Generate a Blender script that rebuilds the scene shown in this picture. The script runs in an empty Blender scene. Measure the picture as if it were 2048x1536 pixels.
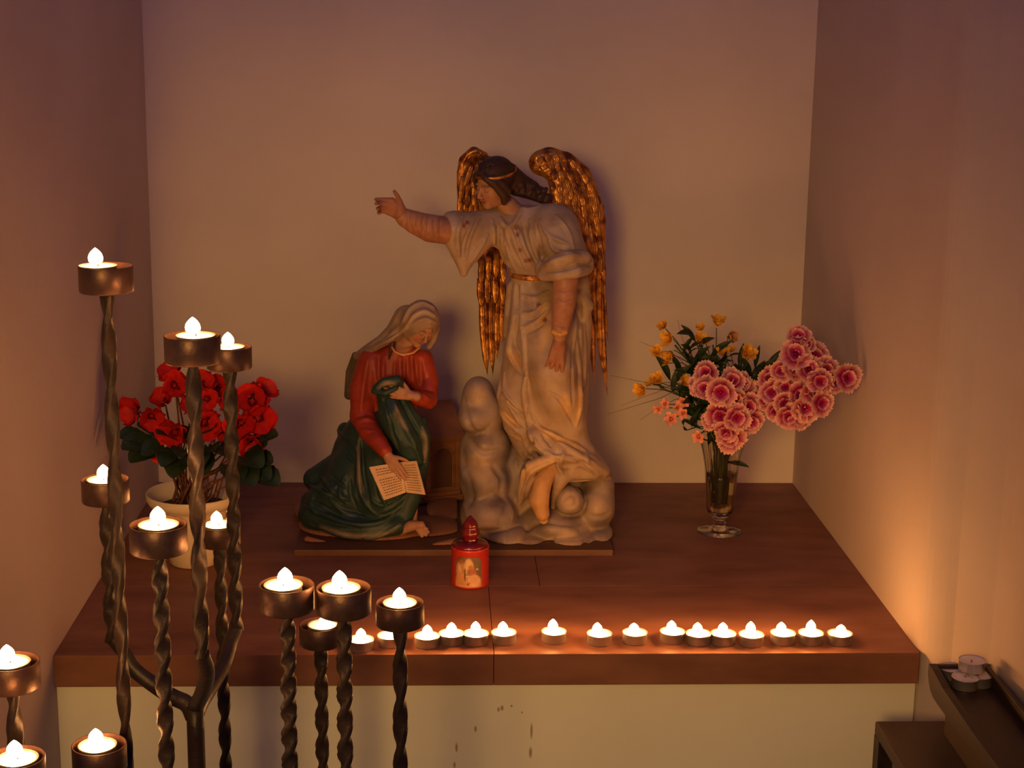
import bpy, bmesh, math, random
import numpy as np
from mathutils import Vector, Matrix, noise

# ------------------------------------------------------------------ camera, world, light, exposure
LZ = 0.85                                     # height of the ledge top above the floor
CAM = np.array([-0.0774, -2.2767, 0.9309 + LZ])
PITCH, YAW, ROLL, FOC = 0.2224, 0.0449, 0.01383, 3238.0
_f = np.array([math.sin(YAW), math.cos(YAW), 0.0])
_r = np.array([math.cos(YAW), -math.sin(YAW), 0.0])
_u = np.array([0, 0, 1.0])
FW = _f * math.cos(PITCH) - _u * math.sin(PITCH)
_u2 = _u * math.cos(PITCH) + _f * math.sin(PITCH)
RT = _r * math.cos(ROLL) + _u2 * math.sin(ROLL)
UP = _u2 * math.cos(ROLL) - _r * math.sin(ROLL)

scene = bpy.context.scene
cam_data = bpy.data.cameras.new('camera')
cam = bpy.data.objects.new('camera', cam_data)
scene.collection.objects.link(cam)
cam.matrix_world = Matrix(((RT[0], UP[0], -FW[0], CAM[0]), (RT[1], UP[1], -FW[1], CAM[1]), (RT[2], UP[2], -FW[2], CAM[2]), (0, 0, 0, 1)))
cam_data.sensor_width = 36.0
cam_data.lens = FOC / 2048 * 36.0
cam_data.clip_start = 0.05
scene.camera = cam

world = bpy.data.worlds.new('world')
scene.world = world
world.use_nodes = True
world.node_tree.nodes['Background'].inputs[0].default_value = (0.25, 0.25, 0.85, 1)
world.node_tree.nodes['Background'].inputs[1].default_value = 0.10

CANDLE_POWER = 0.26
CANDLE_COLOR = (1.0, 0.345, 0.07)
scene.view_settings.view_transform = 'Standard'
scene.view_settings.look = 'None'
scene.view_settings.gamma = 1.0
scene.view_settings.use_curve_mapping = False
scene.view_settings.exposure = 0.0
scene.cycles.use_denoising = True
scene.cycles.max_bounces = 8
scene.cycles.sample_clamp_indirect = 4.0
scene.cycles.use_light_tree = True


def lamp_area(name, loc, target, size, power, color):
    d = bpy.data.lights.new(name, 'AREA')
    d.energy = power; d.color = color; d.shape = 'DISK'; d.size = size
    o = bpy.data.objects.new(name, d); scene.collection.objects.link(o)
    o.location = loc
    o.rotation_euler = (Vector(target) - Vector(loc)).to_track_quat('-Z', 'Y').to_euler()
    return o


# added spot for unseen hall light, cone shaped to dim the niche corners
sd = bpy.data.lights.new('front_fill_spot', 'SPOT')
sd.energy = 172.0; sd.color = (1.0, 0.53, 0.135); sd.spot_size = math.radians(41); sd.spot_blend = 1.0; sd.shadow_soft_size = 0.30
so = bpy.data.objects.new('front_fill_spot', sd); scene.collection.objects.link(so)
so.location = (-0.6, -3.0, 1.95)
so.rotation_euler = (Vector((0.05, 0.5, 0.88)) - so.location).to_track_quat('-Z', 'Y').to_euler()
lamp_area('upper_wall_fill_lamp', (0.0, -0.3, 2.75), (0.0, 0.9, 2.0), 0.8, 1.5, (0.30, 0.27, 1.0))  # added bluish fill grading the upper back wall, no actual window there

# ------------------------------------------------------------------ helpers
C = scene.collection


def ray(u, v):
    return FW * FOC + RT * (u - 1024) - UP * (v - 768)


def at_y(u, v, y):
    d = ray(u, v)
    return CAM + d * ((y - CAM[1]) / d[1])


def at_z(u, v, z):
    d = ray(u, v)
    return CAM + d * ((z - CAM[2]) / d[2])


def at_d(u, v, dist):
    return CAM + ray(u, v) / FOC * dist


def tag(o, label=None, cat=None, group=None, kind=None):
    if label: o['label'] = label
    if cat: o['category'] = cat
    if group: o['group'] = group
    if kind: o['kind'] = kind
    return o


def empty(name, loc=(0, 0, 0), label=None, cat=None, group=None):
    o = bpy.data.objects.new(name, None)
    C.objects.link(o); o.location = loc; o.empty_display_size = 0.05
    return tag(o, label, cat, group)


def link(name, me, mat=None, parent=None, smooth=True, loc=None):
    """me holds WORLD coordinates unless loc is given; a parent sits unrotated at its location"""
    o = bpy.data.objects.new(name, me)
    C.objects.link(o)
    if mat: me.materials.append(mat)
    if smooth:
        me.polygons.foreach_set('use_smooth', [True] * len(me.polygons))
    if parent:
        o.parent = parent
    if loc is not None:
        o.location = loc
    return o


def world_part(name, me, mat, parent, smooth=True):
    """part whose vertices are in world space under an unrotated thing"""
    l = Vector((0, 0, 0)); p = parent
    while p is not None:
        l += p.location; p = p.parent
    me.transform(Matrix.Translation(-l))
    return link(name, me, mat, parent, smooth)


def mesh_from(verts, faces, name='mesh'):
    me = bpy.data.meshes.new(name)
    me.from_pydata([tuple(v) for v in verts], [], [tuple(f) for f in faces])
    me.update()
    return me


def bm_mesh(bm):
    me = bpy.data.meshes.new('mesh')
    bmesh.ops.recalc_face_normals(bm, faces=bm.faces)
    bm.to_mesh(me); bm.free()
    return me


def box_bm(bm, lo, hi, bevel=0.0, mat=None):
    r = bmesh.ops.create_cube(bm, size=1.0)
    for v in r['verts']:
        v.co = Vector([lo[i] + (v.co[i] + 0.5) * (hi[i] - lo[i]) for i in range(3)])
        if mat: v.co = mat @ v.co
    if bevel:
        es = list({e for v in r['verts'] for e in v.link_edges})
        bmesh.ops.bevel(bm, geom=es, offset=bevel, segments=2, profile=0.7, affect='EDGES')


def box_mesh(lo, hi, bevel=0.0):
    bm = bmesh.new(); box_bm(bm, lo, hi, bevel)
    return bm_mesh(bm)


def lathe(profile, n=32, flute=None, cap=False):
    """profile: list of (r, z); returns verts, faces around z"""
    V, F = [], []
    for k, (r, z) in enumerate(profile):
        for i in range(n):
            a = 2 * math.pi * i / n
            rr = r * (flute(a, k) if flute else 1)
            V.append((rr * math.cos(a), rr * math.sin(a), z))
    for k in range(len(profile) - 1):
        for i in range(n):
            j = (i + 1) % n
            F.append((k * n + i, k * n + j, (k + 1) * n + j, (k + 1) * n + i))
    if cap:
        F.append(tuple(range(n))[::-1]); F.append(tuple((len(profile) - 1) * n + i for i in range(n)))
    return V, F


def tube(points, radii, n=8, squash=1.0, twist=None, cap=True, section=None):
    """swept tube; section = list of 2D points instead of a circle; twist(s) = angle"""
    P = [Vector(p) for p in points]
    if not hasattr(radii, '__len__'): radii = [radii] * len(P)
    sec = section or [(math.cos(2 * math.pi * i / n), squash * math.sin(2 * math.pi * i / n)) for i in range(n)]
    n = len(sec)
    V, F = [], []
    t0 = (P[1] - P[0]).normalized()
    ref = Vector((0, 1, 0)) if abs(t0.y) < 0.9 else Vector((1, 0, 0))
    X = t0.cross(ref).normalized()
    s = 0.0
    for i, p in enumerate(P):
        t = (P[min(i + 1, len(P) - 1)] - P[max(i - 1, 0)]).normalized()
        X = (X - t * X.dot(t)).normalized(); Y = t.cross(X)
        if i: s += (P[i] - P[i - 1]).length
        a = twist(s) if twist else 0.0
        ca, sa = math.cos(a), math.sin(a)
        for (x, y) in sec:
            x2, y2 = ca * x - sa * y, sa * x + ca * y
            V.append(p + (X * x2 + Y * y2) * radii[i])
    for k in range(len(P) - 1):
        for i in range(n):
            j = (i + 1) % n
            F.append((k * n + i, k * n + j, (k + 1) * n + j, (k + 1) * n + i))
    if cap:
        F.append(tuple(range(n))[::-1]); F.append(tuple((len(P) - 1) * n + i for i in range(n)))
    return V, F


def smooth_path(pts, step=0.01):
    """Catmull-Rom through pts"""
    P = [np.array(p, float) for p in pts]
    P = [2 * P[0] - P[1]] + P + [2 * P[-1] - P[-2]]
    out = []
    for i in range(1, len(P) - 2):
        a, b, c, d = P[i - 1:i + 3]
        n = max(2, int(np.linalg.norm((c - b)[:3]) / step))
        for k in range(n):
            t = k / n
            out.append(0.5 * ((2 * b) + (c - a) * t + (2 * a - 5 * b + 4 * c - d) * t * t + (3 * b - a - 3 * c + d) * t ** 3))
    out.append(P[-2])
    return out


def merge(parts):
    V, F = [], []
    for v, f in parts:
        b = len(V)
        V += list(v); F += [tuple(i + b for i in q) for q in f]
    return V, F


# ------------------------------------------------------------------ materials
def mat(name, color, rough=0.6, metal=0.0, color2=None, nscale=8.0, bump=0.0, bscale=60.0, attr=None,
        trans=0.0, ior=1.45, sss=0.0, spec=0.5, detail=4.0, contrast=(0.35, 0.65), coat=0.0, stretch=None):
    m = bpy.data.materials.new(name); m.use_nodes = True
    nt = m.node_tree; N = nt.nodes; L = nt.links
    b = N['Principled BSDF']
    b.inputs['Roughness'].default_value = rough
    b.inputs['Metallic'].default_value = metal
    b.inputs['Specular IOR Level'].default_value = spec
    b.inputs['Transmission Weight'].default_value = trans
    b.inputs['IOR'].default_value = ior
    b.inputs['Coat Weight'].default_value = coat
    if sss:
        b.inputs['Subsurface Weight'].default_value = sss
        b.inputs['Subsurface Radius'].default_value = (0.01, 0.005, 0.003)
    b.inputs['Base Color'].default_value = (*color, 1)
    tc = N.new('ShaderNodeTexCoord')
    src = tc.outputs['Object']
    if stretch:
        mp = N.new('ShaderNodeMapping'); mp.inputs['Scale'].default_value = stretch
        L.new(src, mp.inputs[0]); src = mp.outputs[0]
    col = None
    if attr:
        a = N.new('ShaderNodeAttribute'); a.attribute_name = attr
        col = a.outputs['Color']
    if color2 is not None:
        n = N.new('ShaderNodeTexNoise'); n.inputs['Scale'].default_value = nscale; n.inputs['Detail'].default_value = detail
        L.new(src, n.inputs['Vector'])
        cr = N.new('ShaderNodeValToRGB')
        cr.color_ramp.elements[0].position = contrast[0]; cr.color_ramp.elements[1].position = contrast[1]
        L.new(n.outputs['Fac'], cr.inputs[0])
        if attr:
            mx = N.new('ShaderNodeMix'); mx.data_type = 'RGBA'; mx.blend_type = 'MULTIPLY'; mx.inputs[0].default_value = 1.0
            cr.color_ramp.elements[0].color = (*color2, 1); cr.color_ramp.elements[1].color = (1, 1, 1, 1)
            L.new(col, mx.inputs[6]); L.new(cr.outputs[0], mx.inputs[7]); col = mx.outputs[2]
        else:
            cr.color_ramp.elements[0].color = (*color, 1); cr.color_ramp.elements[1].color = (*color2, 1)
            col = cr.outputs[0]
    if col is not None: L.new(col, b.inputs['Base Color'])
    if bump:
        n = N.new('ShaderNodeTexNoise'); n.inputs['Scale'].default_value = bscale; n.inputs['Detail'].default_value = 6
        L.new(src, n.inputs['Vector'])
        bp = N.new('ShaderNodeBump'); bp.inputs['Strength'].default_value = bump; bp.inputs['Distance'].default_value = 0.002
        L.new(n.outputs['Fac'], bp.inputs['Height']); L.new(bp.outputs[0], b.inputs['Normal'])
    return m


def add_marks(m, marks, color, mixing=0.7):
    """soft elliptical stains at object-space places: (x, y, z, rx, ry, rz)"""
    nt = m.node_tree; N = nt.nodes; L = nt.links
    b = N['Principled BSDF']
    tc = N.new('ShaderNodeTexCoord')
    acc = None
    for (x, y, z, rx, ry, rz) in marks:
        s = N.new('ShaderNodeVectorMath'); s.operation = 'SUBTRACT'; s.inputs[1].default_value = (x, y, z)
        L.new(tc.outputs['Object'], s.inputs[0])
        d = N.new('ShaderNodeVectorMath'); d.operation = 'DIVIDE'; d.inputs[1].default_value = (rx, ry, rz)
        L.new(s.outputs[0], d.inputs[0])
        l = N.new('ShaderNodeVectorMath'); l.operation = 'LENGTH'; L.new(d.outputs[0], l.inputs[0])
        r = N.new('ShaderNodeMapRange'); r.inputs[1].default_value = 1.0; r.inputs[2].default_value = 0.45
        L.new(l.outputs['Value'], r.inputs[0])
        if acc is None: acc = r.outputs[0]
        else:
            a = N.new('ShaderNodeMath'); a.operation = 'MAXIMUM'; L.new(acc, a.inputs[0]); L.new(r.outputs[0], a.inputs[1]); acc = a.outputs[0]
    k = N.new('ShaderNodeMath'); k.operation = 'MULTIPLY'; k.inputs[1].default_value = mixing; L.new(acc, k.inputs[0])
    mx = N.new('ShaderNodeMix'); mx.data_type = 'RGBA'
    old = b.inputs['Base Color']
    if old.is_linked:
        L.new(old.links[0].from_socket, mx.inputs[6])
    else:
        mx.inputs[6].default_value = old.default_value
    mx.inputs[7].default_value = (*color, 1)
    L.new(k.outputs[0], mx.inputs[0]); L.new(mx.outputs[2], b.inputs['Base Color'])


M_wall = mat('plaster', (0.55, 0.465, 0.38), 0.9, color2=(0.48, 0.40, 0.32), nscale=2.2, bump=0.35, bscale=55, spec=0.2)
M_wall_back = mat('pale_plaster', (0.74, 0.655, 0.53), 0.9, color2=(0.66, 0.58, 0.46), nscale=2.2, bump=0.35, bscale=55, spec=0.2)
M_apron = mat('apron_plaster', (0.88, 0.88, 0.74), 0.9, color2=(0.82, 0.81, 0.66), nscale=3.0, bump=0.25, bscale=45, spec=0.2)
M_floor = mat('floor_stone', (0.12, 0.09, 0.07), 0.6, color2=(0.08, 0.06, 0.05), nscale=5, bump=0.2)
M_slab = mat('red_marble', (0.31, 0.140, 0.080), 0.5, spec=0.16, color2=(0.19, 0.080, 0.046), nscale=7, bump=0.05, bscale=90, stretch=(1, 2.5, 2.5), contrast=(0.3, 0.7))
M_iron = mat('wrought_iron', (0.020, 0.014, 0.011), 0.45, 0.12, color2=(0.036, 0.021, 0.015), nscale=45, bump=0.5, bscale=120)
M_cup = mat('brown_lacquered_steel', (0.080, 0.044, 0.036), 0.42, 0.6, color2=(0.12, 0.068, 0.052), nscale=60, bump=0.15, bscale=200)
M_alu = mat('aluminium_cup', (0.75, 0.72, 0.68), 0.35, 0.85, color2=(0.66, 0.62, 0.58), nscale=30)
M_wax = mat('white_wax', (0.92, 0.88, 0.80), 0.35, color2=(0.88, 0.83, 0.74), nscale=40, sss=0.3)
M_waxdull = mat('unlit_wax', (0.78, 0.72, 0.66), 0.5, color2=(0.72, 0.66, 0.6), nscale=40)
M_wick = mat('burnt_wick', (0.03, 0.02, 0.015), 0.9, color2=(0.05, 0.03, 0.02), nscale=90)
M_redwick = mat('red_wick', (0.6, 0.05, 0.04), 0.8, color2=(0.5, 0.04, 0.03), nscale=90)
M_darkwood = mat('dark_wood', (0.030, 0.015, 0.010), 0.5, color2=(0.018, 0.009, 0.007), nscale=9, bump=0.2, bscale=30, stretch=(8, 1, 8))

# flame: glowing gas, lets light through
M_flame = bpy.data.materials.new('flame'); M_flame.use_nodes = True
_n = M_flame.node_tree.nodes; _l = M_flame.node_tree.links
_n.remove(_n['Principled BSDF'])
_e = _n.new('ShaderNodeEmission'); _e.inputs[0].default_value = (1.0, 0.62, 0.28, 1); _e.inputs[1].default_value = 14.0
_t = _n.new('ShaderNodeBsdfTransparent'); _a = _n.new('ShaderNodeAddShader')
_l.new(_e.outputs[0], _a.inputs[0]); _l.new(_t.outputs[0], _a.inputs[1]); _l.new(_a.outputs[0], _n['Material Output'].inputs[0])
M_flame.cycles.emission_sampling = 'NONE'

# ------------------------------------------------------------------ the setting
W, D = 0.65, 0.919
TOP = LZ + 1.75
EXT = -0.75                                     # how far the side walls come forward


def prism(pts, z0, z1):
    n = len(pts)
    V = [(x, y, z0) for x, y in pts] + [(x, y, z1) for x, y in pts]
    F = [tuple(range(n))[::-1], tuple(n + i for i in range(n))] + [(i, (i + 1) % n, n + (i + 1) % n, n + i) for i in range(n)]
    bm = bmesh.new()
    vs = [bm.verts.new(v) for v in V]
    for f in F: bm.faces.new([vs[i] for i in f])
    return bm_mesh(bm)


# back edge of the ledge meets the plaster in a slightly wavy line: back wall is a grid with uneven foot
def back_wall():
    bm = bmesh.new()
    nx, nz = 90, 60
    vs = []
    for j in range(nz + 1):
        z = (j / nz) ** 1.5 * TOP
        row = []
        for i in range(nx + 1):
            x = -W - 0.05 + (2 * W + 0.1) * i / nx
            near = math.exp(-((z - LZ) / 0.012) ** 2)
            y = D + 0.0015 * noise.noise(Vector((x * 6, z * 6, 1))) - 0.004 * near * (0.5 + noise.noise(Vector((x * 25, 3, 2))))
            row.append(bm.verts.new((x, y, z)))
        vs.append(row)
    for j in range(nz):
        for i in range(nx):
            bm.faces.new((vs[j][i], vs[j][i + 1], vs[j + 1][i + 1], vs[j + 1][i]))
    r = bmesh.ops.extrude_face_region(bm, geom=list(bm.faces))
    for v in r['geom']:
        if isinstance(v, bmesh.types.BMVert): v.co.y = D + 0.12
    return bm_mesh(bm)


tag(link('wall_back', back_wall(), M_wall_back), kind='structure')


def side_wall(name, s):
    """niche cheek, rounded arris at the ledge front, splayed reveal, then the wall running forward"""
    P = [(W, D + 0.02), (W, 0.03)]
    for k in range(1, 7):
        t = k / 6
        P.append((W + 0.035 * t * t, 0.03 - 0.07 * t))
    P += [(W + 0.069, -0.105), (W + 0.075, -0.13), (W + 0.12, EXT), (W + 0.42, EXT), (W + 0.42, D + 0.02)]
    if s < 0:
        P = [(W, D + 0.02), (W, 0.0), (W + 0.015, -0.4), (W + 0.05, EXT), (W + 0.42, EXT), (W + 0.42, D + 0.02)]
    P = [(s * x, y) for x, y in P]
    if s > 0: P = P[::-1]
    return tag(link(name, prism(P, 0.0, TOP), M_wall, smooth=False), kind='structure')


side_wall('wall_left', -1)
side_wall('wall_right', 1)
tag(link('floor', box_mesh((-1.3, -3.6, -0.1), (1.3, D + 0.1, 0.0)), M_floor, smooth=False), kind='structure')
M_apron2 = M_apron
marks = []
for (u, v, ru, rv) in [(997, 1419, 3, 6), (1004, 1416, 4, 7), (1023, 1412, 3, 3), (1063, 1462, 3, 20), (1061, 1505, 4, 14), (951, 1458, 3, 8), (913, 1495, 3, 12), (909, 1530, 3, 8), (1044, 1425, 2, 3)]:
    p = at_y(u, v, 0.012)
    marks.append((p[0], p[1], p[2], ru / 1230, 0.05, rv / 1230))
add_marks(M_apron, marks, (0.30, 0.15, 0.07), 0.75)
tag(link('wall_front', box_mesh((-W, 0.012, 0.0), (W, 0.20, LZ - 0.05)), M_apron, smooth=False), kind='structure')

# stone ledge: three slabs of red-brown marble
ledge = empty('stone_ledge', (0, 0.4, LZ), 'polished red-brown stone ledge filling the foot of the niche, under the statues', 'ledge')
for (x0, x1, y0, y1) in [(-W, 0.003, 0.0, 0.2983), (0.0038, W, 0.0, 0.2983), (-W, 0.0896, 0.2991, D), (0.0904, W, 0.2991, D)]:
    world_part('stone_slab', box_mesh((x0, y0, LZ - 0.05), (x1, y1, LZ), 0.0012), M_slab, ledge, smooth=False)

# ------------------------------------------------------------------ tealights
R_T, H_T = 0.0193, 0.0155
V, F = lathe([(0.0, 0.0), (R_T - 0.001, 0.0), (R_T - 0.0004, 0.001), (R_T - 0.0006, H_T - 0.001), (R_T + 0.0004, H_T - 0.0004), (R_T + 0.0004, H_T),
              (R_T - 0.0006, H_T + 0.0001), (R_T - 0.0012, H_T - 0.003)], 28)
ME_shell = mesh_from(V, F, 'tealight_shell'); ME_shell.materials.append(M_alu)
V, F = lathe([(R_T - 0.0009, 0.003), (R_T - 0.0009, H_T - 0.0006), (R_T - 0.003, H_T - 0.0012), (0.006, H_T - 0.0016), (0.0001, H_T - 0.0012)], 28)
ME_wax = mesh_from(V, F, 'tealight_wax'); ME_wax.materials.append(M_wax)
ME_wax2 = ME_wax.copy(); ME_wax2.materials.clear(); ME_wax2.materials.append(M_waxdull)
V, F = tube([(0, 0, H_T - 0.003), (0.0003, 0, H_T + 0.001), (0.0012, 0, H_T + 0.005)], 0.0008, 6)
ME_wick = mesh_from(V, F, 'tealight_wick'); ME_wick.materials.append(M_wick)
V, F = tube([(0, 0, H_T - 0.003), (0.002, 0, H_T - 0.0008), (0.005, 0.001, H_T - 0.0018), (0.008, 0.002, H_T - 0.0020)], 0.0011, 6)
ME_wick2 = mesh_from(V, F, 'unlit_wick'); ME_wick2.materials.append(M_redwick)
fl = [(0.0001, 0.0), (0.0050, 0.0013), (0.0072, 0.0038), (0.0076, 0.0068), (0.0068, 0.0098), (0.0050, 0.0124), (0.0027, 0.0147), (0.0001, 0.0166)]
V, F = lathe([(r, H_T + 0.0005 + z) for r, z in fl], 14)
ME_flame = mesh_from(V, F, 'flame'); ME_flame.materials.append(M_flame)
for me in (ME_shell, ME_wax, ME_wax2, ME_wick, ME_wick2, ME_flame):
    me.polygons.foreach_set('use_smooth', [True] * len(me.polygons))

rnd = random.Random(7)


def tealight(x, y, z, label, group, lit=True, power=1.0, lean=0.0, tilt=(0, 0), h=1.0):
    t = empty('tealight', (x, y, z), label, 'candle', group)
    t.rotation_euler = (tilt[0], tilt[1], rnd.uniform(0, 6.28) if not lit else 0)
    for nm, me in (('metal_cup', ME_shell), ('wax', ME_wax if lit else ME_wax2), ('wick', ME_wick if lit else ME_wick2)):
        o = bpy.data.objects.new(nm, me); C.objects.link(o); o.parent = t
    if lit:
        o = bpy.data.objects.new('flame', ME_flame); C.objects.link(o); o.parent = t
        o.scale = (1, 1, h); o.location.z = H_T * (1 - h); o.rotation_euler = (0, 0, 0)
        o.location.x = lean * 0.006; o.location.y = 0
        ld = bpy.data.lights.new('candle_light', 'POINT'); ld.energy = CANDLE_POWER * power * h; ld.color = CANDLE_COLOR; ld.shadow_soft_size = 0.006
        lo = bpy.data.objects.new('candle_light', ld); C.objects.link(lo); lo.parent = t; lo.location = (lean * 0.006, 0, H_T + 0.0135)
    return t


ordinal = ['', 'first', 'second', 'third', 'fourth', 'fifth', 'sixth', 'seventh', 'eighth', 'ninth', 'tenth', 'eleventh', 'twelfth', 'thirteenth', 'fourteenth', 'fifteenth', 'sixteenth']
row = [(722, 1278, 1, .0, 1.0), (780, 1270, 1, .2, 1.0), (854, 1271, 1, .1, 1.0), (903, 1266, 1, .0, 1.0), (952, 1266, 1, -.1, 1.1), (1008, 1264, 1, -.3, 1.0), (1108, 1262, 1, -.3, 1.15),
       (1199, 1266, 1, -.6, 1.0), (1270, 1264, 1, -.3, .85), (1345, 1262, 1, -.3, 1.0), (1397, 1266, 1, -.3, 1.0), (1447, 1266, 1, -.2, 1.0), (1503, 1268, 1, -.3, 1.2),
       (1566, 1265, 1, -.5, 1.0), (1622, 1265, 1, -.1, 1.2), (1680, 1266, .5, .2, .8)]
for i, (u, v, pw, ln, h) in enumerate(row):
    p = at_z(u, v, LZ + H_T)
    if i < 8:
        lab = 'lit tealight on the ledge front, %s from the left in the row of sixteen' % ordinal[i + 1]
        if i == 1: lab = 'lit tealight on the ledge half hidden behind the rod of a stand candle cup'
    else:
        lab = 'lit tealight on the ledge front, %s from the right in the row of sixteen' % ordinal[16 - i]
        if i == 15: lab = 'lit tealight with dimmer yellowish wax at the far right end of the ledge row'
    tealight(p[0], p[1], LZ + 0.0002, lab, 'lit tealights in a row on the ledge', power=pw, lean=ln, h=h)

# ------------------------------------------------------------------ wrought iron candle stand
stand = empty('candle_stand', (-0.34, -0.55, 0.0), 'wrought iron candle stand with twisted rods and round candle cups, left foreground', 'candle stand')
R_C, H_C = 0.0275, 0.027


def cup_mesh():
    bm = bmesh.new()
    V, F = lathe([(0.0, -H_C), (R_C - 0.001, -H_C), (R_C, -H_C + 0.0012), (R_C, -0.0006), (R_C - 0.0005, 0.0), (R_C - 0.0014, -0.0002), (R_C - 0.0016, -H_C + 0.003), (0.0, -H_C + 0.003)], 48)
    return mesh_from(V, F, 'cup')


ME_cup = cup_mesh(); ME_cup.materials.append(M_cup)
ME_cup.polygons.foreach_set('use_smooth', [True] * len(ME_cup.polygons))
for e in ME_cup.edges:
    pass
BAR = [(1, .55), (.8, .8), (-.8, .8), (-1, .55), (-1, -.55), (-.8, -.8), (.8, -.8), (1, -.55)]
BAR = [(x, y * 0.72) for x, y in BAR]
cups = [  # u, v (rim centre), depth, tealight shift (x), pitch, phase, kind, half width, cup drop of tealight, label
    ('a', 211, 531, 1.65, -.007, 0.075, 0.3, .0072, 'lit tealight in the highest, leftmost candle cup of the iron stand'),
    ('b', 384, 670, 1.59, .004, 0.060, 1.2, .0078, 'lit tealight in the candle cup above the red flowers, left of the overlapping pair'),
    ('c', 458, 693, 1.98, .000, 0.050, 0.1, .0085, 'lit tealight in the candle cup above the red flowers, right of the overlapping pair'),
    ('d', 210, 958, 1.89, -.001, 0.050, 0.8, .0085, 'lit tealight in the leftmost cup beside the white flower pot'),
    ('e', 316, 1048, 1.55, .001, 0.036, 0.5, .0078, 'lit tealight in the large cup just in front of the white flower pot'),
    ('f', 438, 1048, 2.10, .000, 0.050, 1.9, .0080, 'lit tealight in the small cup before the right side of the white pot'),
    ('g1', 573, 1168, 1.62, -.003, 0.028, 0.2, .0080, 'lit tealight in the leftmost cup of the middle group of four'),
    ('g2', 687, 1174, 1.62, -.002, 0.032, 0.9, .0078, 'lit tealight in the upper middle cup of the middle group of four'),
    ('g3', 641, 1248, 2.09, .003, 0.042, 1.5, .0085, 'lit tealight with small flame in the lowest cup of the middle group'),
    ('g4', 800, 1204, 1.84, .000, 0.060, 0.0, .0082, 'lit tealight in the rightmost cup of the iron stand'),
    ('h1', 22, 1322, 1.60, .000, 0.070, 0.4, .0080, 'lit tealight in the cup cut by the left edge, beside the ledge end'),
    ('h2', 198, 1488, 1.65, -.001, 0.070, 1.4, .0080, 'lit tealight in the lowest cup, right of the bottom left corner'),
    ('h3', 30, 1514, 1.52, .003, 0.070, 0.7, .0080, 'lit tealight in the cup at the bottom left corner of the photo'),
]
def drop(p0, p1, n=None, step=0.0022):
    L = np.linalg.norm(np.array(p1) - np.array(p0)); n = max(2, int(L / step))
    return [np.array(p0) + (np.array(p1) - np.array(p0)) * k / n for k in range(n + 1)]


rods = {}
for (key, u, v, dist, sh, pitch, ph, hw, lab) in cups:
    c = at_d(u, v, dist)
    o = bpy.data.objects.new('candle_cup', ME_cup); C.objects.link(o); o.parent = stand
    o.location = Vector(c) - stand.location
    o.rotation_euler = (0, 0, rnd.uniform(0, 6))
    bpy_z = c[2] - H_C + 0.003
    t = tealight(c[0] + sh, c[1] - 0.003, c[2] - 0.0148, lab, 'lit tealights in the iron stand', lean=(rnd.uniform(-.5, .5)), h=(0.7 if key == 'g3' else 1.05), power=(0.6 if key == 'g3' else 1.0))
    # little packing ring lifts the tealight to the rim of the cup
    Vr, Fr = lathe([(R_T * 0.55, -H_C + 0.003), (R_T * 0.8, -H_C + 0.003), (R_T * 0.8, -0.0149), (R_T * 0.55, -0.0149), (R_T * 0.55, -H_C + 0.003)], 24)
    me = mesh_from(Vr, Fr); me.transform(Matrix.Translation(Vector((sh, -0.003, 0))))
    s_ = link('candle_seat', me, M_cup, o)
    rods[key] = (c, pitch, ph, hw)

forkz = at_y(390, 1412, rods['b'][0][1])[2]
fork = at_y(390, 1418, -0.47)
for key, (c, pitch, ph, hw) in rods.items():
    top = (c[0], c[1], c[2] - H_C)
    tw = (lambda s, pitch=pitch, ph=ph: ph + math.pi * s / pitch)
    if key in 'bcd':
        # these three meet in the fork
        turn, pix = {'b': ((416, 1315), [(414, 1345), (405, 1385), (392, 1412)]),
                     'c': ((462, 1262), [(461, 1285), (449, 1325), (425, 1368), (402, 1404), (391, 1428)]),
                     'd': ((246, 1282), [(249, 1306), (266, 1336), (300, 1364), (342, 1392), (374, 1408), (388, 1434)])}[key]
        zt = at_y(turn[0], turn[1], c[1])[2]
        pts = drop(top, (c[0], c[1], zt))
        n_ = len(pix)
        mid = [at_y(u_, v_, c[1] + (fork[1] - c[1]) * min(1, ((k_ + 1) / n_) ** 1.5)) for k_, (u_, v_) in enumerate(pix)]
        sp = smooth_path([pts[-3]] + mid, 0.004)
        V1 = tube(pts, hw, section=BAR, twist=tw)
        world_part('twisted_rod', mesh_from(*V1), M_iron, stand)
        V2 = tube(sp, [hw * (1.02 + .25 * i_ / len(sp)) for i_ in range(len(sp))], 12, squash=0.85)
        world_part('curved_arm', mesh_from(*V2), M_iron, stand)
    else:
        pts = drop(top, (c[0], c[1], 0.022))
        V1 = tube(pts, hw, section=BAR, twist=tw)
        world_part('twisted_rod', mesh_from(*V1), M_iron, stand)
V1 = tube([fork + np.array([0, 0, 0.004]), fork - np.array([0, 0, 0.03]), (fork[0], fork[1], 0.022)], [.0105, .0105, .0105], 10)
world_part('fork_stem', mesh_from(*V1), M_iron, stand)
bm = bmesh.new()
box_bm(bm, (-0.56, -0.93, 0.0), (-0.08, -0.20, 0.024), 0.004)
world_part('base_plate', bm_mesh(bm), M_iron, stand, smooth=False)

# ------------------------------------------------------------------ dark wooden rack on the right
def xf(me, m):
    me.transform(m); return me


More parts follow.
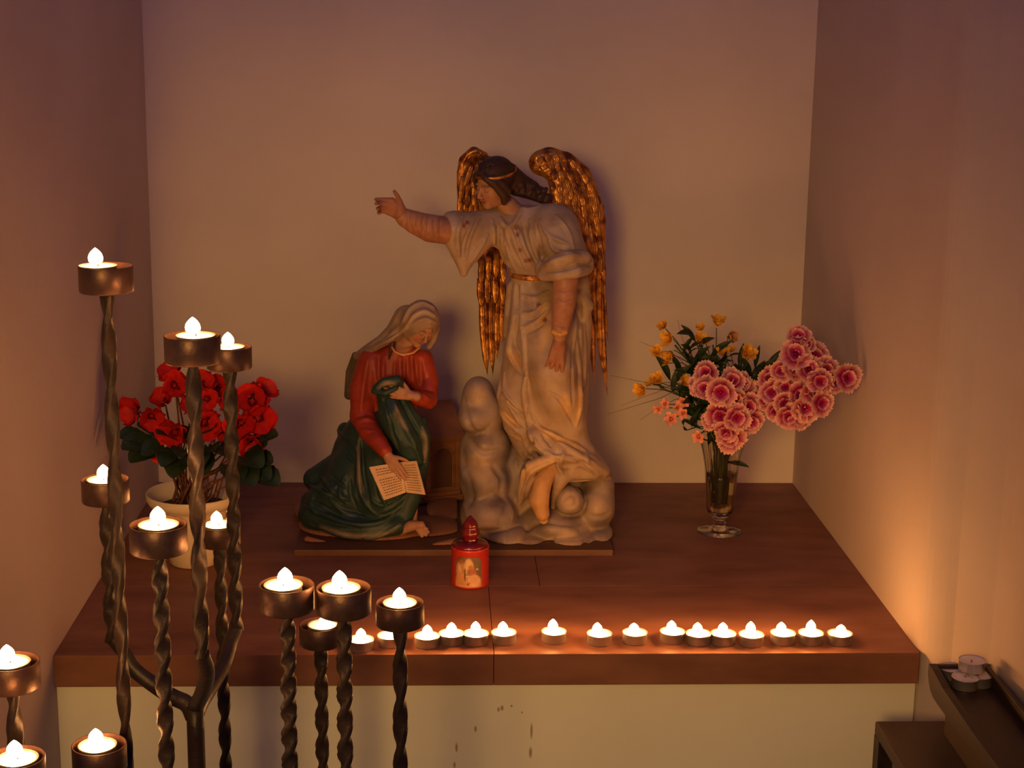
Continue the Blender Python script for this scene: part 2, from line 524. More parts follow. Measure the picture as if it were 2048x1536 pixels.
TR_Z = LZ + 0.0115
rack = empty('candle_rack', (0.62, -0.5, 0.0), 'dark wooden rack by the right wall with raised tray over a lower shelf', 'rack')
tx0, tx1, ty0, ty1 = 0.629, 0.712, -0.95, -0.118
bm = bmesh.new(); box_bm(bm, (tx0, ty0, TR_Z - 0.012), (tx1, ty1, TR_Z), 0.001)
world_part('tray_board', bm_mesh(bm), M_darkwood, rack, smooth=False)
bm = bmesh.new(); box_bm(bm, (tx1 - 0.007, ty0, TR_Z), (tx1, ty1, TR_Z + 0.02), 0.0012)
world_part('tray_rim', bm_mesh(bm), M_darkwood, rack, smooth=False)
bm = bmesh.new(); box_bm(bm, (tx0 + 0.008, ty1 - 0.007, TR_Z), (tx1 - 0.007, ty1, TR_Z + 0.02), 0.0012)
world_part('tray_rim', bm_mesh(bm), M_darkwood, rack, smooth=False)
# left side board: taller at the wall end, its lower corner rounded off
prof = [(ty1, TR_Z + 0.020), (ty1 - 0.02, TR_Z + 0.0195), (ty1 - 0.07, TR_Z + 0.012), (ty1 - 0.2, TR_Z + 0.007), (ty0, TR_Z + 0.005), (ty0, TR_Z - 0.018)]
prof += [(ty1 - 0.05, TR_Z - 0.020), (ty1 - 0.03, TR_Z - 0.019), (ty1 - 0.016, TR_Z - 0.014), (ty1 - 0.006, TR_Z - 0.005), (ty1, TR_Z + 0.004)]
n = len(prof)
V = [(tx0 - 0.003, y, z) for y, z in prof] + [(tx0 + 0.008, y, z) for y, z in prof]
F = [tuple(range(n)), tuple(range(n, 2 * n))[::-1]] + [(i, n + i, n + (i + 1) % n, (i + 1) % n) for i in range(n)]
bm = bmesh.new(); vs = [bm.verts.new(v) for v in V]
for f in F: bm.faces.new([vs[i] for i in f])
world_part('side_board', bm_mesh(bm), M_darkwood, rack, smooth=False)
sz = LZ - 0.056
bm = bmesh.new(); box_bm(bm, (0.553, -0.95, sz - 0.02), (0.705, -0.12, sz), 0.003)
world_part('shelf', bm_mesh(bm), M_darkwood, rack, smooth=False)
bm = bmesh.new(); box_bm(bm, (0.640, -0.94, sz), (0.655, -0.165, TR_Z - 0.012), 0.001)
world_part('upright_board', bm_mesh(bm), M_darkwood, rack, smooth=False)
for (lx, ly) in ((0.553, -0.146), (0.683, -0.146), (0.553, -0.95), (0.683, -0.95)):
    bm = bmesh.new(); box_bm(bm, (lx, ly, 0.0), (lx + 0.022, ly + 0.026, sz - 0.02), 0.001)
    world_part('leg', bm_mesh(bm), M_darkwood, rack, smooth=False)
tl = [(1902, 1334, 0, 'unused tealight at the left of the pile on the dark tray'), (1972, 1320, 0, 'unused tealight at the back right of the pile on the dark tray, mostly hidden'),
      (1931, 1354, 0, 'unused tealight nearest the camera in the pile on the dark tray'), (1973, 1346, 0, 'unused tealight at the right of the pile on the dark tray')]
for u, v, k, lab in tl:
    p = at_z(u, v, TR_Z + H_T)
    if u == 1972: p = p + np.array([-.006, .004, 0])
    if u == 1973: p = p + np.array([-.012, -.004, 0])
    tealight(p[0], p[1], TR_Z + 0.0002, lab, 'unused tealights piled on the dark tray', lit=False)
p = at_z(1936, 1307, TR_Z + 2 * H_T + .001)
tealight(p[0] - .0015, p[1] - .024, TR_Z + H_T + 0.0016, 'unused tealight lying on top of the others, topmost of the pile', 'unused tealights piled on the dark tray', lit=False)

# ------------------------------------------------------------------ carving tools: signed distance field sculpting
PX = 0.00091                                   # metres per photo pixel at the depth of the statues


class Field:
    def __init__(self, lo, hi, h, color=(0.8, 0.8, 0.8)):
        self.lo = np.array(lo, float); self.h = h
        self.n = np.ceil((np.array(hi) - self.lo) / h).astype(int) + 1
        self.D = np.full(self.n, 1.0, np.float32)
        self.C = np.zeros((*self.n, 3), np.float32); self.C[:] = color
        self.ax = [self.lo[i] + np.arange(self.n[i]) * h for i in range(3)]
        self.color = color

    def sub(self, lo, hi):
        a = np.clip(np.floor((np.array(lo) - self.lo) / self.h).astype(int), 0, self.n - 1)
        b = np.clip(np.ceil((np.array(hi) - self.lo) / self.h).astype(int) + 1, 1, self.n)
        if np.any(b <= a): return None
        sl = tuple(slice(a[i], b[i]) for i in range(3))
        g = [self.ax[i][sl[i]].astype(np.float32) for i in range(3)]
        return sl, g[0][:, None, None], g[1][None, :, None], g[2][None, None, :]

    def apply(self, sl, d, k, mode, color):
        D = self.D[sl]
        k = max(k, 1e-5)
        if mode == 'add':
            if color is not None:
                w = np.clip(0.5 + 0.5 * (D - d) / (0.5 * k + 0.0008), 0, 1)[..., None]
                self.C[sl] = self.C[sl] * (1 - w) + np.array(color, np.float32) * w
            hh = np.maximum(k - np.abs(D - d), 0) / k
            self.D[sl] = np.minimum(D, d) - hh * hh * k * 0.25
        elif mode == 'cut':
            d = -d
            hh = np.maximum(k - np.abs(D - d), 0) / k
            self.D[sl] = np.maximum(D, d) + hh * hh * k * 0.25
        elif mode == 'paint':
            w = np.clip(0.5 - d / (k + 0.0008), 0, 1)[..., None]
            self.C[sl] = self.C[sl] * (1 - w) + np.array(color, np.float32) * w

    def chain(self, pts, radii, k=0.004, mode='add', color=None, sq=(1, 1, 1)):
        P = np.array(pts, float)
        r = np.array(radii if hasattr(radii, '__len__') else [radii] * len(P), float)
        m = r.max() * max(sq) + k + 3 * self.h
        t = self.sub(P.min(0) - m, P.max(0) + m)
        if t is None: return
        sl, X, Y, Z = t
        d = None
        s = np.array(sq, float)
        for i in range(max(1, len(P) - 1)):
            a, b = P[i], P[min(i + 1, len(P) - 1)]
            ra, rb = r[i], r[min(i + 1, len(P) - 1)]
            ba = (b - a) / s; L2 = max(float(ba @ ba), 1e-12)
            x, y, z = (X - a[0]) / s[0], (Y - a[1]) / s[1], (Z - a[2]) / s[2]
            h = np.clip((x * ba[0] + y * ba[1] + z * ba[2]) / L2, 0, 1)
            q = np.sqrt((x - h * ba[0]) ** 2 + (y - h * ba[1]) ** 2 + (z - h * ba[2]) ** 2) - (ra + h * (rb - ra))
            q = q * min(s)
            d = q if d is None else np.minimum(d, q)
        self.apply(sl, d.astype(np.float32), k, mode, color)

    def ell(self, c, r, k=0.006, mode='add', color=None, rot=None):
        c = np.array(c, float); r = np.array(r, float)
        m = r.max() + k + 3 * self.h
        t = self.sub(c - m, c + m)
        if t is None: return
        sl, X, Y, Z = t
        x, y, z = X - c[0], Y - c[1], Z - c[2]
        if rot is not None:
            x, y, z = (rot[0][0] * x + rot[0][1] * y + rot[0][2] * z, rot[1][0] * x + rot[1][1] * y + rot[1][2] * z, rot[2][0] * x + rot[2][1] * y + rot[2][2] * z)
        k0 = np.sqrt((x / r[0]) ** 2 + (y / r[1]) ** 2 + (z / r[2]) ** 2)
        k1 = np.sqrt((x / r[0] ** 2) ** 2 + (y / r[1] ** 2) ** 2 + (z / r[2] ** 2) ** 2) + 1e-9
        d = np.where(k0 < 0.05, -min(r), k0 * (k0 - 1) / k1)
        self.apply(sl, d.astype(np.float32), k, mode, color)

    def loft(self, secs, k=0.006, mode='add', color=None, wob=None):
        """secs: list of (x, y, z, rx, ry), z descending or ascending"""
        S = np.array(sorted(secs, key=lambda q: q[2]), float)
        lo = np.array([(S[:, 0] - S[:, 3]).min(), (S[:, 1] - S[:, 4]).min(), S[0, 2]]) - k - 3 * self.h
        hi = np.array([(S[:, 0] + S[:, 3]).max(), (S[:, 1] + S[:, 4]).max(), S[-1, 2]]) + k + 3 * self.h
        t = self.sub(lo, hi)
        if t is None: return
        sl, X, Y, Z = t
        z = Z
        cx, cy, rx, ry = (np.interp(z, S[:, 2], S[:, i]) for i in (0, 1, 3, 4))
        dx, dy = X - cx, Y - cy
        q = np.sqrt((dx / rx) ** 2 + (dy / ry) ** 2)
        if wob is not None:
            q = q + wob(np.arctan2(dy / ry, dx / rx), z)
        d = (q - 1) * np.minimum(rx, ry)
        d = np.maximum(d, np.maximum(S[0, 2] - z, z - S[-1, 2]))
        self.apply(sl, d.astype(np.float32), k, mode, color)

    def half(self, axis, value, keep_above=True):
        """flat saw cut"""
        sh = [1, 1, 1]; sh[axis] = -1
        g = self.ax[axis].reshape(sh).astype(np.float32)
        self.D = np.maximum(self.D, (value - g) if keep_above else (g - value))

    def probe(self, uv, y0, y1, n=90):
        """first carved surface met along the line of sight through each photo point"""
        out = []
        for (u, v) in uv:
            ys = np.linspace(y0, y1, n)
            d = ray(u, v)
            P = CAM[None] + d[None] * ((ys - CAM[1]) / d[1])[:, None]
            I = np.round((P - self.lo) / self.h).astype(int)
            ok = np.all((I >= 0) & (I < self.n), axis=1)
            I = np.clip(I, 0, self.n - 1)
            val = np.where(ok, self.D[I[:, 0], I[:, 1], I[:, 2]], 1)
            j = np.nonzero(val < 0)[0]
            if len(j):
                j = j[0]
                if j > 0 and val[j - 1] > 0:
                    t = val[j - 1] / (val[j - 1] - val[j] + 1e-9)
                    out.append(P[j - 1] * (1 - t) + P[j] * t)
                else: out.append(P[j])
            elif out: out.append(None)
            else: out.append(None)
        return out

    def fold(self, uv, r, y0=0.40, y1=0.78, mode='add', k=0.005, sink=0.45, color=None, taper=True):
        """raise (add) or gouge (cut) a line drawn over the surface"""
        path = smooth_path([(a, b) for a, b in uv], 5.0)
        hits = self.probe([tuple(p) for p in path], y0, y1)
        P = [h for h in hits if h is not None]
        if len(P) < 2: return
        ys = np.array([p[1] for p in P])
        ker = np.ones(3) / 3
        if len(ys) > 4:
            ys2 = np.convolve(np.pad(ys, 1, mode='edge'), ker, 'valid')
        else: ys2 = ys
        n = len(P)
        Q, Rr = [], []
        for i, p in enumerate(P):
            d = (p - CAM) / np.linalg.norm(p - CAM)
            t = i / (n - 1)
            rr = r * PX * (min(1, 0.35 + 2.6 * min(t, 1 - t)) if taper else 1)
            p = p + d * ((ys2[i] - p[1]) / d[1])
            Q.append(p + d * rr * (sink if mode == 'add' else -0.08)); Rr.append(rr)
        self.chain(Q, Rr, k, mode, color)

    def mesh(self):
        D = self.D
        D[0], D[-1], D[:, 0], D[:, -1], D[:, :, 0], D[:, :, -1] = (1e-4,) * 6
        S = D < 0
        nx, ny, nz = D.shape
        cid = lambda i, j, k: (i * ny + j) * nz + k
        acc_i, acc_p, quads = [], [], []
        for ax in range(3):
            a = [slice(None)] * 3; b = [slice(None)] * 3
            a[ax] = slice(0, -1); b[ax] = slice(1, None)
            A, B = D[tuple(a)], D[tuple(b)]
            X = np.nonzero((A < 0) != (B < 0))
            I = np.stack(X, 1)
            va, vb = A[X], B[X]
            t = va / (va - vb)
            P = I.astype(float); P[:, ax] += t
            o1, o2 = [(1, 2), (2, 0), (0, 1)][ax]
            cells = []
            for (d1, d2) in ((-1, -1), (0, -1), (0, 0), (-1, 0)):
                c = I.copy(); c[:, o1] += d1; c[:, o2] += d2
                cc = cid(c[:, 0], c[:, 1], c[:, 2])
                cells.append(cc); acc_i.append(cc); acc_p.append(P)
            q = np.stack(cells, 1)
            flip = va < 0
            q[~flip] = q[~flip][:, ::-1]
            quads.append(q)
        ai = np.concatenate(acc_i); ap = np.concatenate(acc_p); Q = np.concatenate(quads)
        uq, inv = np.unique(ai, return_inverse=True)
        cnt = np.bincount(inv)
        V = np.stack([np.bincount(inv, ap[:, c]) / cnt for c in range(3)], 1)
        Q = np.searchsorted(uq, Q)
        I = np.clip(np.round(V).astype(int), 0, self.n - 1)
        col = self.C[I[:, 0], I[:, 1], I[:, 2]]
        return V * self.h + self.lo, Q, col


def np_mesh(V, Q, col=None, name='carving'):
    me = bpy.data.meshes.new(name)
    me.vertices.add(len(V)); me.vertices.foreach_set('co', V.astype(np.float32).ravel())
    n = Q.shape[1]
    me.loops.add(Q.size); me.loops.foreach_set('vertex_index', Q.astype(np.int32).ravel())
    me.polygons.add(len(Q)); me.polygons.foreach_set('loop_start', np.arange(0, Q.size, n, dtype=np.int32))
    me.update(calc_edges=True)
    if col is not None:
        at = me.color_attributes.new('Col', 'FLOAT_COLOR', 'POINT')
        at.data.foreach_set('color', np.concatenate([col, np.ones((len(col), 1))], 1).astype(np.float32).ravel())
    return me


def join_np(parts):
    Vs, Qs, Cs, b = [], [], [], 0
    for V, Q, c in parts:
        Vs.append(V); Qs.append(Q + b); Cs.append(c); b += len(V)
    return np.concatenate(Vs), np.concatenate(Qs), np.concatenate(Cs)


def box_of(u0, v0, u1, v1, y0, y1):
    P = [at_y(u, v, y) for u in (u0, u1) for v in (v0, v1) for y in (y0, y1)]
    P = np.array(P)
    return P.min(0), P.max(0)


def basis(f, u):
    f = np.array(f, float); f /= np.linalg.norm(f)
    u = np.array(u, float); u -= f * (u @ f); u /= np.linalg.norm(u)
    r = np.cross(f, u)
    return r, f, u


def carve_head(F, c, f, u, H, skin, lip, dark, neck_to=None):
    r, f, u = basis(f, u)
    L = lambda x, y, z: np.array(c) + H * (r * x + f * y + u * z)
    rot = np.array([r, f, u])
    E = lambda p, rad, k=.06, mode='add', color=None: F.ell(L(*p), np.array(rad) * H, k * H, mode, color, rot)
    K = lambda pts, rad, k=.05, mode='add', color=None: F.chain([L(*p) for p in pts], np.array(rad) * H, k * H, mode, color)
    E((0, -.06, .12), (.31, .39, .37))
    E((0, .06, -.10), (.265, .29, .36))
    E((0, .215, -.40), (.10, .10, .085), .10)
    for s in (-1, 1):
        E((s * .145, .07, -.30), (.105, .17, .12), .08)
        E((s * .15, .20, -.13), (.10, .11, .11), .10)
        E((s * .115, .405, .005), (.088, .085, .055), .05, 'cut')
        E((s * .118, .292, -.002), (.062, .055, .045), .02)
        K([(s * .04, .345, .085), (s * .12, .345, .105), (s * .21, .28, .075)], [.022, .024, .018], .04)
        K([(s * .04, .395, -.155), (s * .045, .38, -.16)], [.030, .026], .03)
    K([(0, .335, .08), (0, .375, -.02), (0, .435, -.125)], [.026, .033, .042], .035)
    K([(-.075, .335, -.242), (-.02, .372, -.232), (.02, .372, -.232), (.075, .335, -.242)], [.012, .022, .022, .012], .02)
    K([(-.055, .34, -.288), (0, .365, -.292), (.055, .34, -.288)], [.014, .026, .014], .02)
    K([(-.085, .35, -.263), (0, .392, -.262), (.085, .35, -.263)], [.006, .008, .006], .01, 'cut')
    for p in ((-.05, .36, -.265), (0, .385, -.265), (.05, .36, -.265)): E(p, (.055, .05, .042), .02, 'paint', lip)
    for s in (-1, 1):
        K([(s * .065, .345, -.022), (s * .12, .352, -.034), (s * .175, .325, -.018)], [.012, .013, .010], .006, 'paint', dark)
        K([(s * .05, .36, .085), (s * .13, .36, .108), (s * .20, .30, .085)], [.010, .014, .008], .008, 'paint', dark)
        E((s * .16, .27, -.14), (.09, .1, .08), .12, 'paint', tuple(np.array(skin) * np.array([1.05, .75, .7])))
    if neck_to is not None:
        F.chain([L(0, -.06, -.22), neck_to], np.array([.165, .20]) * H, .06 * H)
    return L, rot


def carve_hand(F, w, d, n, L, thumb, curls, spreads, thumb_dir=None, wrist_r=.15):
    """w wrist, d palm direction, n out of the palm, thumb +1/-1 picks the side; curls = bend per joint for 4 fingers"""
    d = np.array(d, float); d /= np.linalg.norm(d)
    n = np.array(n, float); n -= d * (n @ d); n /= np.linalg.norm(n)
    a = np.cross(n, d) * thumb
    w = np.array(w, float)
    off = [.17, .06, -.055, -.16]; ln = [.42, .48, .44, .34]; rad = [.070, .072, .068, .058]
    for i in range(4):
        base = w + d * L * (.50 - .02 * abs(i - 1)) + a * L * off[i]
        F.chain([w + a * L * off[i] * .45, base], [L * .095, L * .075], .06 * L)
    F.ell(w + d * L * .22 + a * L * .13 + n * L * .04, (L * .10, L * .10, L * .13), .05 * L)
    for i in range(4):
        base = w + d * L * (.50 - .02 * abs(i - 1)) + a * L * off[i]
        sp = spreads[i]
        dd = d * math.cos(sp) + a * math.sin(sp)
        pts, rr = [base], [L * rad[i] * 1.08]
        ang = 0.0
        for j, fr in enumerate((.46, .30, .24)):
            ang += curls[i] * (0.7 if j == 0 else 1.0)
            pts.append(pts[-1] + (dd * math.cos(ang) + n * math.sin(ang)) * L * ln[i] * fr * 1.04)
            rr.append(L * rad[i] * (1.0 - .12 * (j + 1)))
        F.chain(pts, rr, .018 * L)
    td = thumb_dir if thumb_dir is not None else (d * .62 + a * .75 + n * .22)
    td = np.array(td, float) / np.linalg.norm(td)
    b = w + d * L * .12 + a * L * .13
    p1 = b + td * L * .20; p2 = p1 + (td * .95 + d * .25) * L * .16; p3 = p2 + (td * .8 + d * .45) * L * .12
    F.chain([b, p1, p2, p3], [L * .085, L * .068, L * .06, L * .045], .03 * L)
    F.chain([w - d * L * .2, w, w + d * L * .1], [L * wrist_r, L * wrist_r * .9, L * wrist_r], .05 * L)


# ------------------------------------------------------------------ statue materials
M_robe = mat('cream_painted_wood', (1, 1, 1), 0.42, color2=(0.62, 0.54, 0.44), nscale=26, attr='Col', bump=0.25, bscale=120, spec=0.4, contrast=(0.25, 0.55))
M_skin = mat('painted_flesh', (1, 1, 1), 0.5, color2=(0.75, 0.62, 0.52), nscale=40, attr='Col', bump=0.1, bscale=200, spec=0.35, contrast=(0.2, 0.5))
M_cloth = mat('painted_cloth', (1, 1, 1), 0.45, color2=(0.66, 0.60, 0.58), nscale=30, attr='Col', bump=0.15, bscale=140, spec=0.4, contrast=(0.25, 0.55))
M_gold = mat('gilded_wood', (0.74, 0.33, 0.065), 0.32, 0.72, color2=(0.22, 0.065, 0.02), nscale=55, bump=1.0, bscale=110, contrast=(0.42, 0.64))
M_brown = mat('brown_painted_wood', (0.30, 0.125, 0.052), 0.5, color2=(0.19, 0.078, 0.034), nscale=14, bump=0.3, bscale=60, stretch=(1, 1, 3))
M_brown2 = mat('brown_panel_paint', (0.13, 0.055, 0.026), 0.55, color2=(0.10, 0.04, 0.02), nscale=20, bump=0.2, bscale=60)
M_page = mat('yellowed_page', (0.68, 0.47, 0.26), 0.6, color2=(0.60, 0.40, 0.21), nscale=22, bump=0.1, bscale=90)
M_ink = mat('ink', (0.16, 0.07, 0.03), 0.8, color2=(0.24, 0.11, 0.05), nscale=200)

CREAM = (0.43, 0.315, 0.215); CREAMG = (0.62, 0.40, 0.17); SKIN = (0.42, 0.22, 0.125); SKIN2 = (0.36, 0.155, 0.085)
HAIR = (0.055, 0.026, 0.016); GREY = (0.34, 0.26, 0.19)
A = at_y

# ------------------------------------------------------------------ low plinth board under both figures
plinth = link('plinth_board', box_mesh((-0.335, 0.452, LZ), (0.229, 0.80, LZ + 0.012), 0.002), M_brown2, smooth=False)
tag(plinth, 'thin brown plinth board lying on the ledge beneath both carved figures', 'board')
BZ = LZ + 0.0125


def make_angel():
    base = A(1075, 1090, 0.58)
    t = empty('angel_statue', (base[0], base[1], BZ), 'carved wooden angel statue with gilded wings and outstretched arm, standing on a cloud', 'statue')
    # ---- cloud
    F = Field(*box_of(905, 735, 1240, 1110, 0.42, 0.80), 0.0028, GREY)
    def E(u, v, y, rx, rz, ry, k=10, **kw): F.ell(A(u, v, y), (rx * PX, ry * PX, rz * PX), k * PX, **kw)
    E(957, 790, .60, 32, 38, 36)
    E(950, 836, .585, 34, 30, 40, 8)
    E(968, 830, .60, 40, 50, 44, 8)
    E(938, 822, .60, 18, 40, 34)
    E(972, 895, .60, 52, 52, 55)
    E(972, 960, .595, 54, 60, 66)
    E(978, 1030, .575, 58, 56, 78)
    E(1040, 960, .62, 60, 95, 60)
    E(1110, 1000, .63, 90, 80, 70)
    E(1010, 1068, .55, 52, 34, 78, 8)
    E(1055, 1080, .545, 52, 26, 86, 5)
    E(1140, 1078, .545, 62, 28, 88, 5)
    E(1198, 1078, .56, 32, 34, 80, 5)
    E(1110, 1040, .57, 70, 36, 80)
    E(1190, 1005, .585, 42, 52, 78)
    E(1200, 965, .60, 30, 34, 70, 8)
    E(1138, 1000, .535, 30, 30, 36, 3)
    E(1085, 860, .64, 75, 120, 55)
    for uv, r in (([(928, 800), (940, 852), (962, 866), (982, 850)], 4), ([(930, 935), (945, 985), (935, 1020)], 5), ([(960, 1000), (990, 985), (1015, 1010), (1000, 1040)], 4),
                  ([(985, 930), (1005, 960), (1000, 985)], 6), ([(1108, 1012), (1112, 980), (1138, 968), (1164, 985), (1170, 1010), (1155, 1030), (1128, 1032)], 4),
                  ([(1126, 1002), (1138, 988), (1152, 996), (1150, 1012), (1136, 1014)], 3), ([(1172, 1030), (1200, 1034), (1222, 1024)], 4), ([(935, 1040), (965, 1062), (1000, 1060), (1040, 1050)], 4),
                  ([(1050, 1060), (1085, 1045), (1120, 1052), (1165, 1044)], 5), ([(1096, 1098), (1100, 1085), (1108, 1070)], 4), ([(1170, 1098), (1172, 1078), (1185, 1062)], 4),
                  ([(940, 880), (965, 905), (1000, 900)], 5), ([(950, 1065), (975, 1085), (1005, 1090)], 4)):
        F.fold(uv, r, mode='cut', k=.006)
    for uv, r in (([(930, 1010), (950, 1045), (990, 1050)], 7), ([(1008, 1000), (1020, 1030), (1005, 1055)], 7), ([(1060, 1070), (1100, 1058), (1150, 1066)], 7), ([(925, 900), (930, 945), (950, 975)], 7)):
        F.fold(uv, r, k=.010, sink=.7)
    F.fold([(1037, 880), (1036, 960), (1022, 1030), (1011, 1088)], 1.6, mode='cut', k=.001, taper=False)
    F.fold([(1078, 1083), (1110, 1082), (1150, 1081), (1186, 1079), (1192, 1068)], 1.3, mode='cut', k=.001, taper=False)
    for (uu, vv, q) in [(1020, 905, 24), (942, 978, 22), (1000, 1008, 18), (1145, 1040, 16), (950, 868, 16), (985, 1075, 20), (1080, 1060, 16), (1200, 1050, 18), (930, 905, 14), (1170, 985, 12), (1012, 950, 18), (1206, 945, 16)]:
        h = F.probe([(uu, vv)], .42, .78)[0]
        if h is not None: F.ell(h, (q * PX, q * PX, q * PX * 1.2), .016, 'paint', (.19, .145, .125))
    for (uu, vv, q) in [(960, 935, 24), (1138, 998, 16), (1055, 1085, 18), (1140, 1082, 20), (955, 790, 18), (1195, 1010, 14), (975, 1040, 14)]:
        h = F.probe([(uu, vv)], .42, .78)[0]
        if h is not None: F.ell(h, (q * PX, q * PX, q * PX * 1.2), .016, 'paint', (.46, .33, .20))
    F.half(2, BZ, True)
    xr = A(1226, 1030, .58)[0]
    F.half(0, xr, False); F.half(1, 0.462, True); F.half(1, 0.72, False)
    V, Q, c = F.mesh()
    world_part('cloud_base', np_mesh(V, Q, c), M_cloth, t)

    # ---- robe
    F = Field(*box_of(875, 395, 1245, 1075, 0.43, 0.68), 0.0018, CREAM)
    def S(u, v, y, rx, ry):
        p = A(u, v, y); return (p[0], p[1], p[2], rx * PX, ry * PX)
    F.loft([S(1052, 412, .575, 30, 26), S(1055, 440, .575, 62, 40), S(1058, 480, .57, 66, 46), S(1057, 520, .572, 46, 42), S(1058, 550, .575, 36, 38),
            S(1080, 600, .575, 58, 50), S(1092, 650, .575, 76, 58), S(1090, 720, .575, 84, 64), S(1082, 790, .575, 90, 64), S(1088, 850, .58, 82, 62), S(1110, 905, .585, 78, 58), S(1140, 950, .59, 72, 54)], .012)
    def K(pts, r, k=8, **kw): F.chain([A(*p) for p in pts], np.array(r) * PX, k * PX, **kw)
    def E(u, v, y, rx, rz, ry, k=10, **kw): F.ell(A(u, v, y), (rx * PX, ry * PX, rz * PX), k * PX, **kw)
    # shoulders and the extended sleeve
    K([(1010, 452, .57), (960, 458, .55), (908, 458, .53)], [38, 36, 31], 14)
    K([(908, 440, .53), (906, 470, .525), (916, 505, .525), (927, 546, .53)], [16, 18, 15, 5], 12)
    K([(955, 480, .54), (938, 510, .535), (928, 545, .53)], [26, 20, 5], 12)
    K([(897, 432, .53), (892, 452, .528), (897, 478, .525), (905, 495, .525)], [8, 9, 9, 8], 3)          # rolled cuff
    # near shoulder and its rolled sleeve
    E(1105, 452, .555, 46, 44, 44, 16)
    K([(1115, 465, .54), (1130, 500, .525)], [44, 40], 14)
    K([(1090, 536, .495), (1112, 524, .475), (1140, 514, .478), (1168, 514, .50), (1174, 520, .54)], [11, 13, 14, 13, 10], 4)
    K([(1088, 550, .50), (1118, 548, .475), (1150, 542, .48), (1168, 540, .51)], [12, 14, 14, 12], 4)
    K([(1092, 540, .52), (1165, 530, .53)], [22, 22], 8)
    # thigh and calf pushing the skirt forward
    K([(1080, 640, .55), (1104, 740, .515), (1118, 790, .52)], [42, 46, 40], 24)
    K([(1118, 790, .53), (1140, 850, .545), (1150, 880, .56)], [38, 32, 26], 16)
    # lower drapery swinging right over the cloud
    K([(1070, 870, .52), (1120, 905, .515), (1180, 925, .53), (1208, 945, .55)], [16, 22, 18, 10], 10)
    K([(1140, 880, .55), (1172, 905, .55), (1206, 940, .56), (1218, 975, .57)], [26, 20, 13, 7], 10)
    K([(1100, 930, .53), (1140, 940, .53), (1185, 945, .54)], [20, 20, 14], 10)
    K([(1038, 1010, .53), (1046, 965, .508), (1062, 935, .50), (1100, 918, .50)], [4, 11, 14, 12], 8)
    E(1060, 960, .53, 22, 40, 30)
    E(1120, 945, .53, 22, 30, 26)
    K([(1122, 955, .515), (1112, 985, .525), (1106, 1015, .545)], [10, 9, 5], 10)
    # back fall of the skirt on the right
    K([(1160, 560, .58), (1164, 640, .585), (1162, 740, .58), (1158, 850, .58)], [18, 20, 17, 14], 8)
    K([(1158, 590, .57), (1172, 612, .57), (1164, 640, .575)], [12, 15, 10], 6)
    # folds: raised
    R_ = [([(1002, 437), (1012, 452), (1026, 448), (1044, 420), (1054, 405)], 4.5), ([(1005, 458), (1004, 500), (1014, 525), (1030, 540)], 5), ([(1034, 452), (1048, 490), (1068, 532)], 5),
          ([(1060, 440), (1064, 480), (1078, 524)], 5), ([(985, 440), (990, 480), (1000, 512)], 4), ([(960, 432), (940, 470), (930, 520)], 5), ([(975, 470), (955, 500), (935, 530)], 5), ([(925, 432), (915, 470), (918, 510)], 4.5),
          ([(1080, 440), (1098, 470), (1140, 490)], 4), ([(1022, 565), (1016, 620), (1010, 680), (990, 745), (982, 795), (984, 824)], 7), ([(1030, 570), (1028, 640), (1018, 700), (1030, 730), (1048, 752)], 6),
          ([(1042, 570), (1044, 630), (1046, 665), (1050, 704), (1052, 760), (1056, 810), (1082, 858)], 6), ([(1040, 655), (1062, 650), (1085, 632), (1104, 606)], 5), ([(1038, 625), (1064, 626), (1092, 604)], 4),
          ([(1044, 590), (1070, 596), (1096, 582)], 4), ([(992, 815), (1018, 842), (1048, 872)], 7), ([(1002, 780), (1026, 806), (1048, 824)], 5), ([(996, 846), (1022, 866), (1042, 880)], 5), ([(1008, 745), (1012, 790), (1040, 850), (1050, 890)], 5),
          ([(1053, 740), (1048, 792), (1060, 850), (1064, 900)], 6), ([(1153, 677), (1157, 745), (1160, 812), (1153, 850)], 6), ([(1146, 580), (1150, 640), (1148, 700)], 4), ([(1168, 650), (1170, 720), (1166, 790)], 4),
          ([(1080, 856), (1112, 876), (1150, 892), (1176, 905)], 7), ([(1050, 892), (1066, 906), (1082, 925)], 6), ([(1060, 870), (1080, 896), (1108, 912)], 6), ([(1120, 884), (1160, 912), (1205, 938)], 6), ([(1105, 912), (1150, 920), (1196, 945)], 6),
          ([(1128, 905), (1118, 930), (1124, 950)], 5), ([(1170, 900), (1176, 930), (1190, 950)], 5), ([(1042, 1010), (1050, 965), (1068, 940), (1110, 922)], 4), ([(1052, 1020), (1058, 975), (1078, 945)], 3.5), ([(1012, 470), (1018, 510), (1034, 545)], 3.5), ([(1020, 455), (1036, 500), (1052, 540)], 4), ([(1112, 430), (1135, 460), (1148, 495)], 4), ([(1095, 470), (1110, 500), (1150, 508)], 4), ([(1094, 528), (1120, 516), (1160, 508)], 3.5), ([(1060, 905), (1050, 935), (1042, 975)], 5)]
    for uv, r in R_: F.fold(uv, r * 1.1, k=.003, sink=.05)
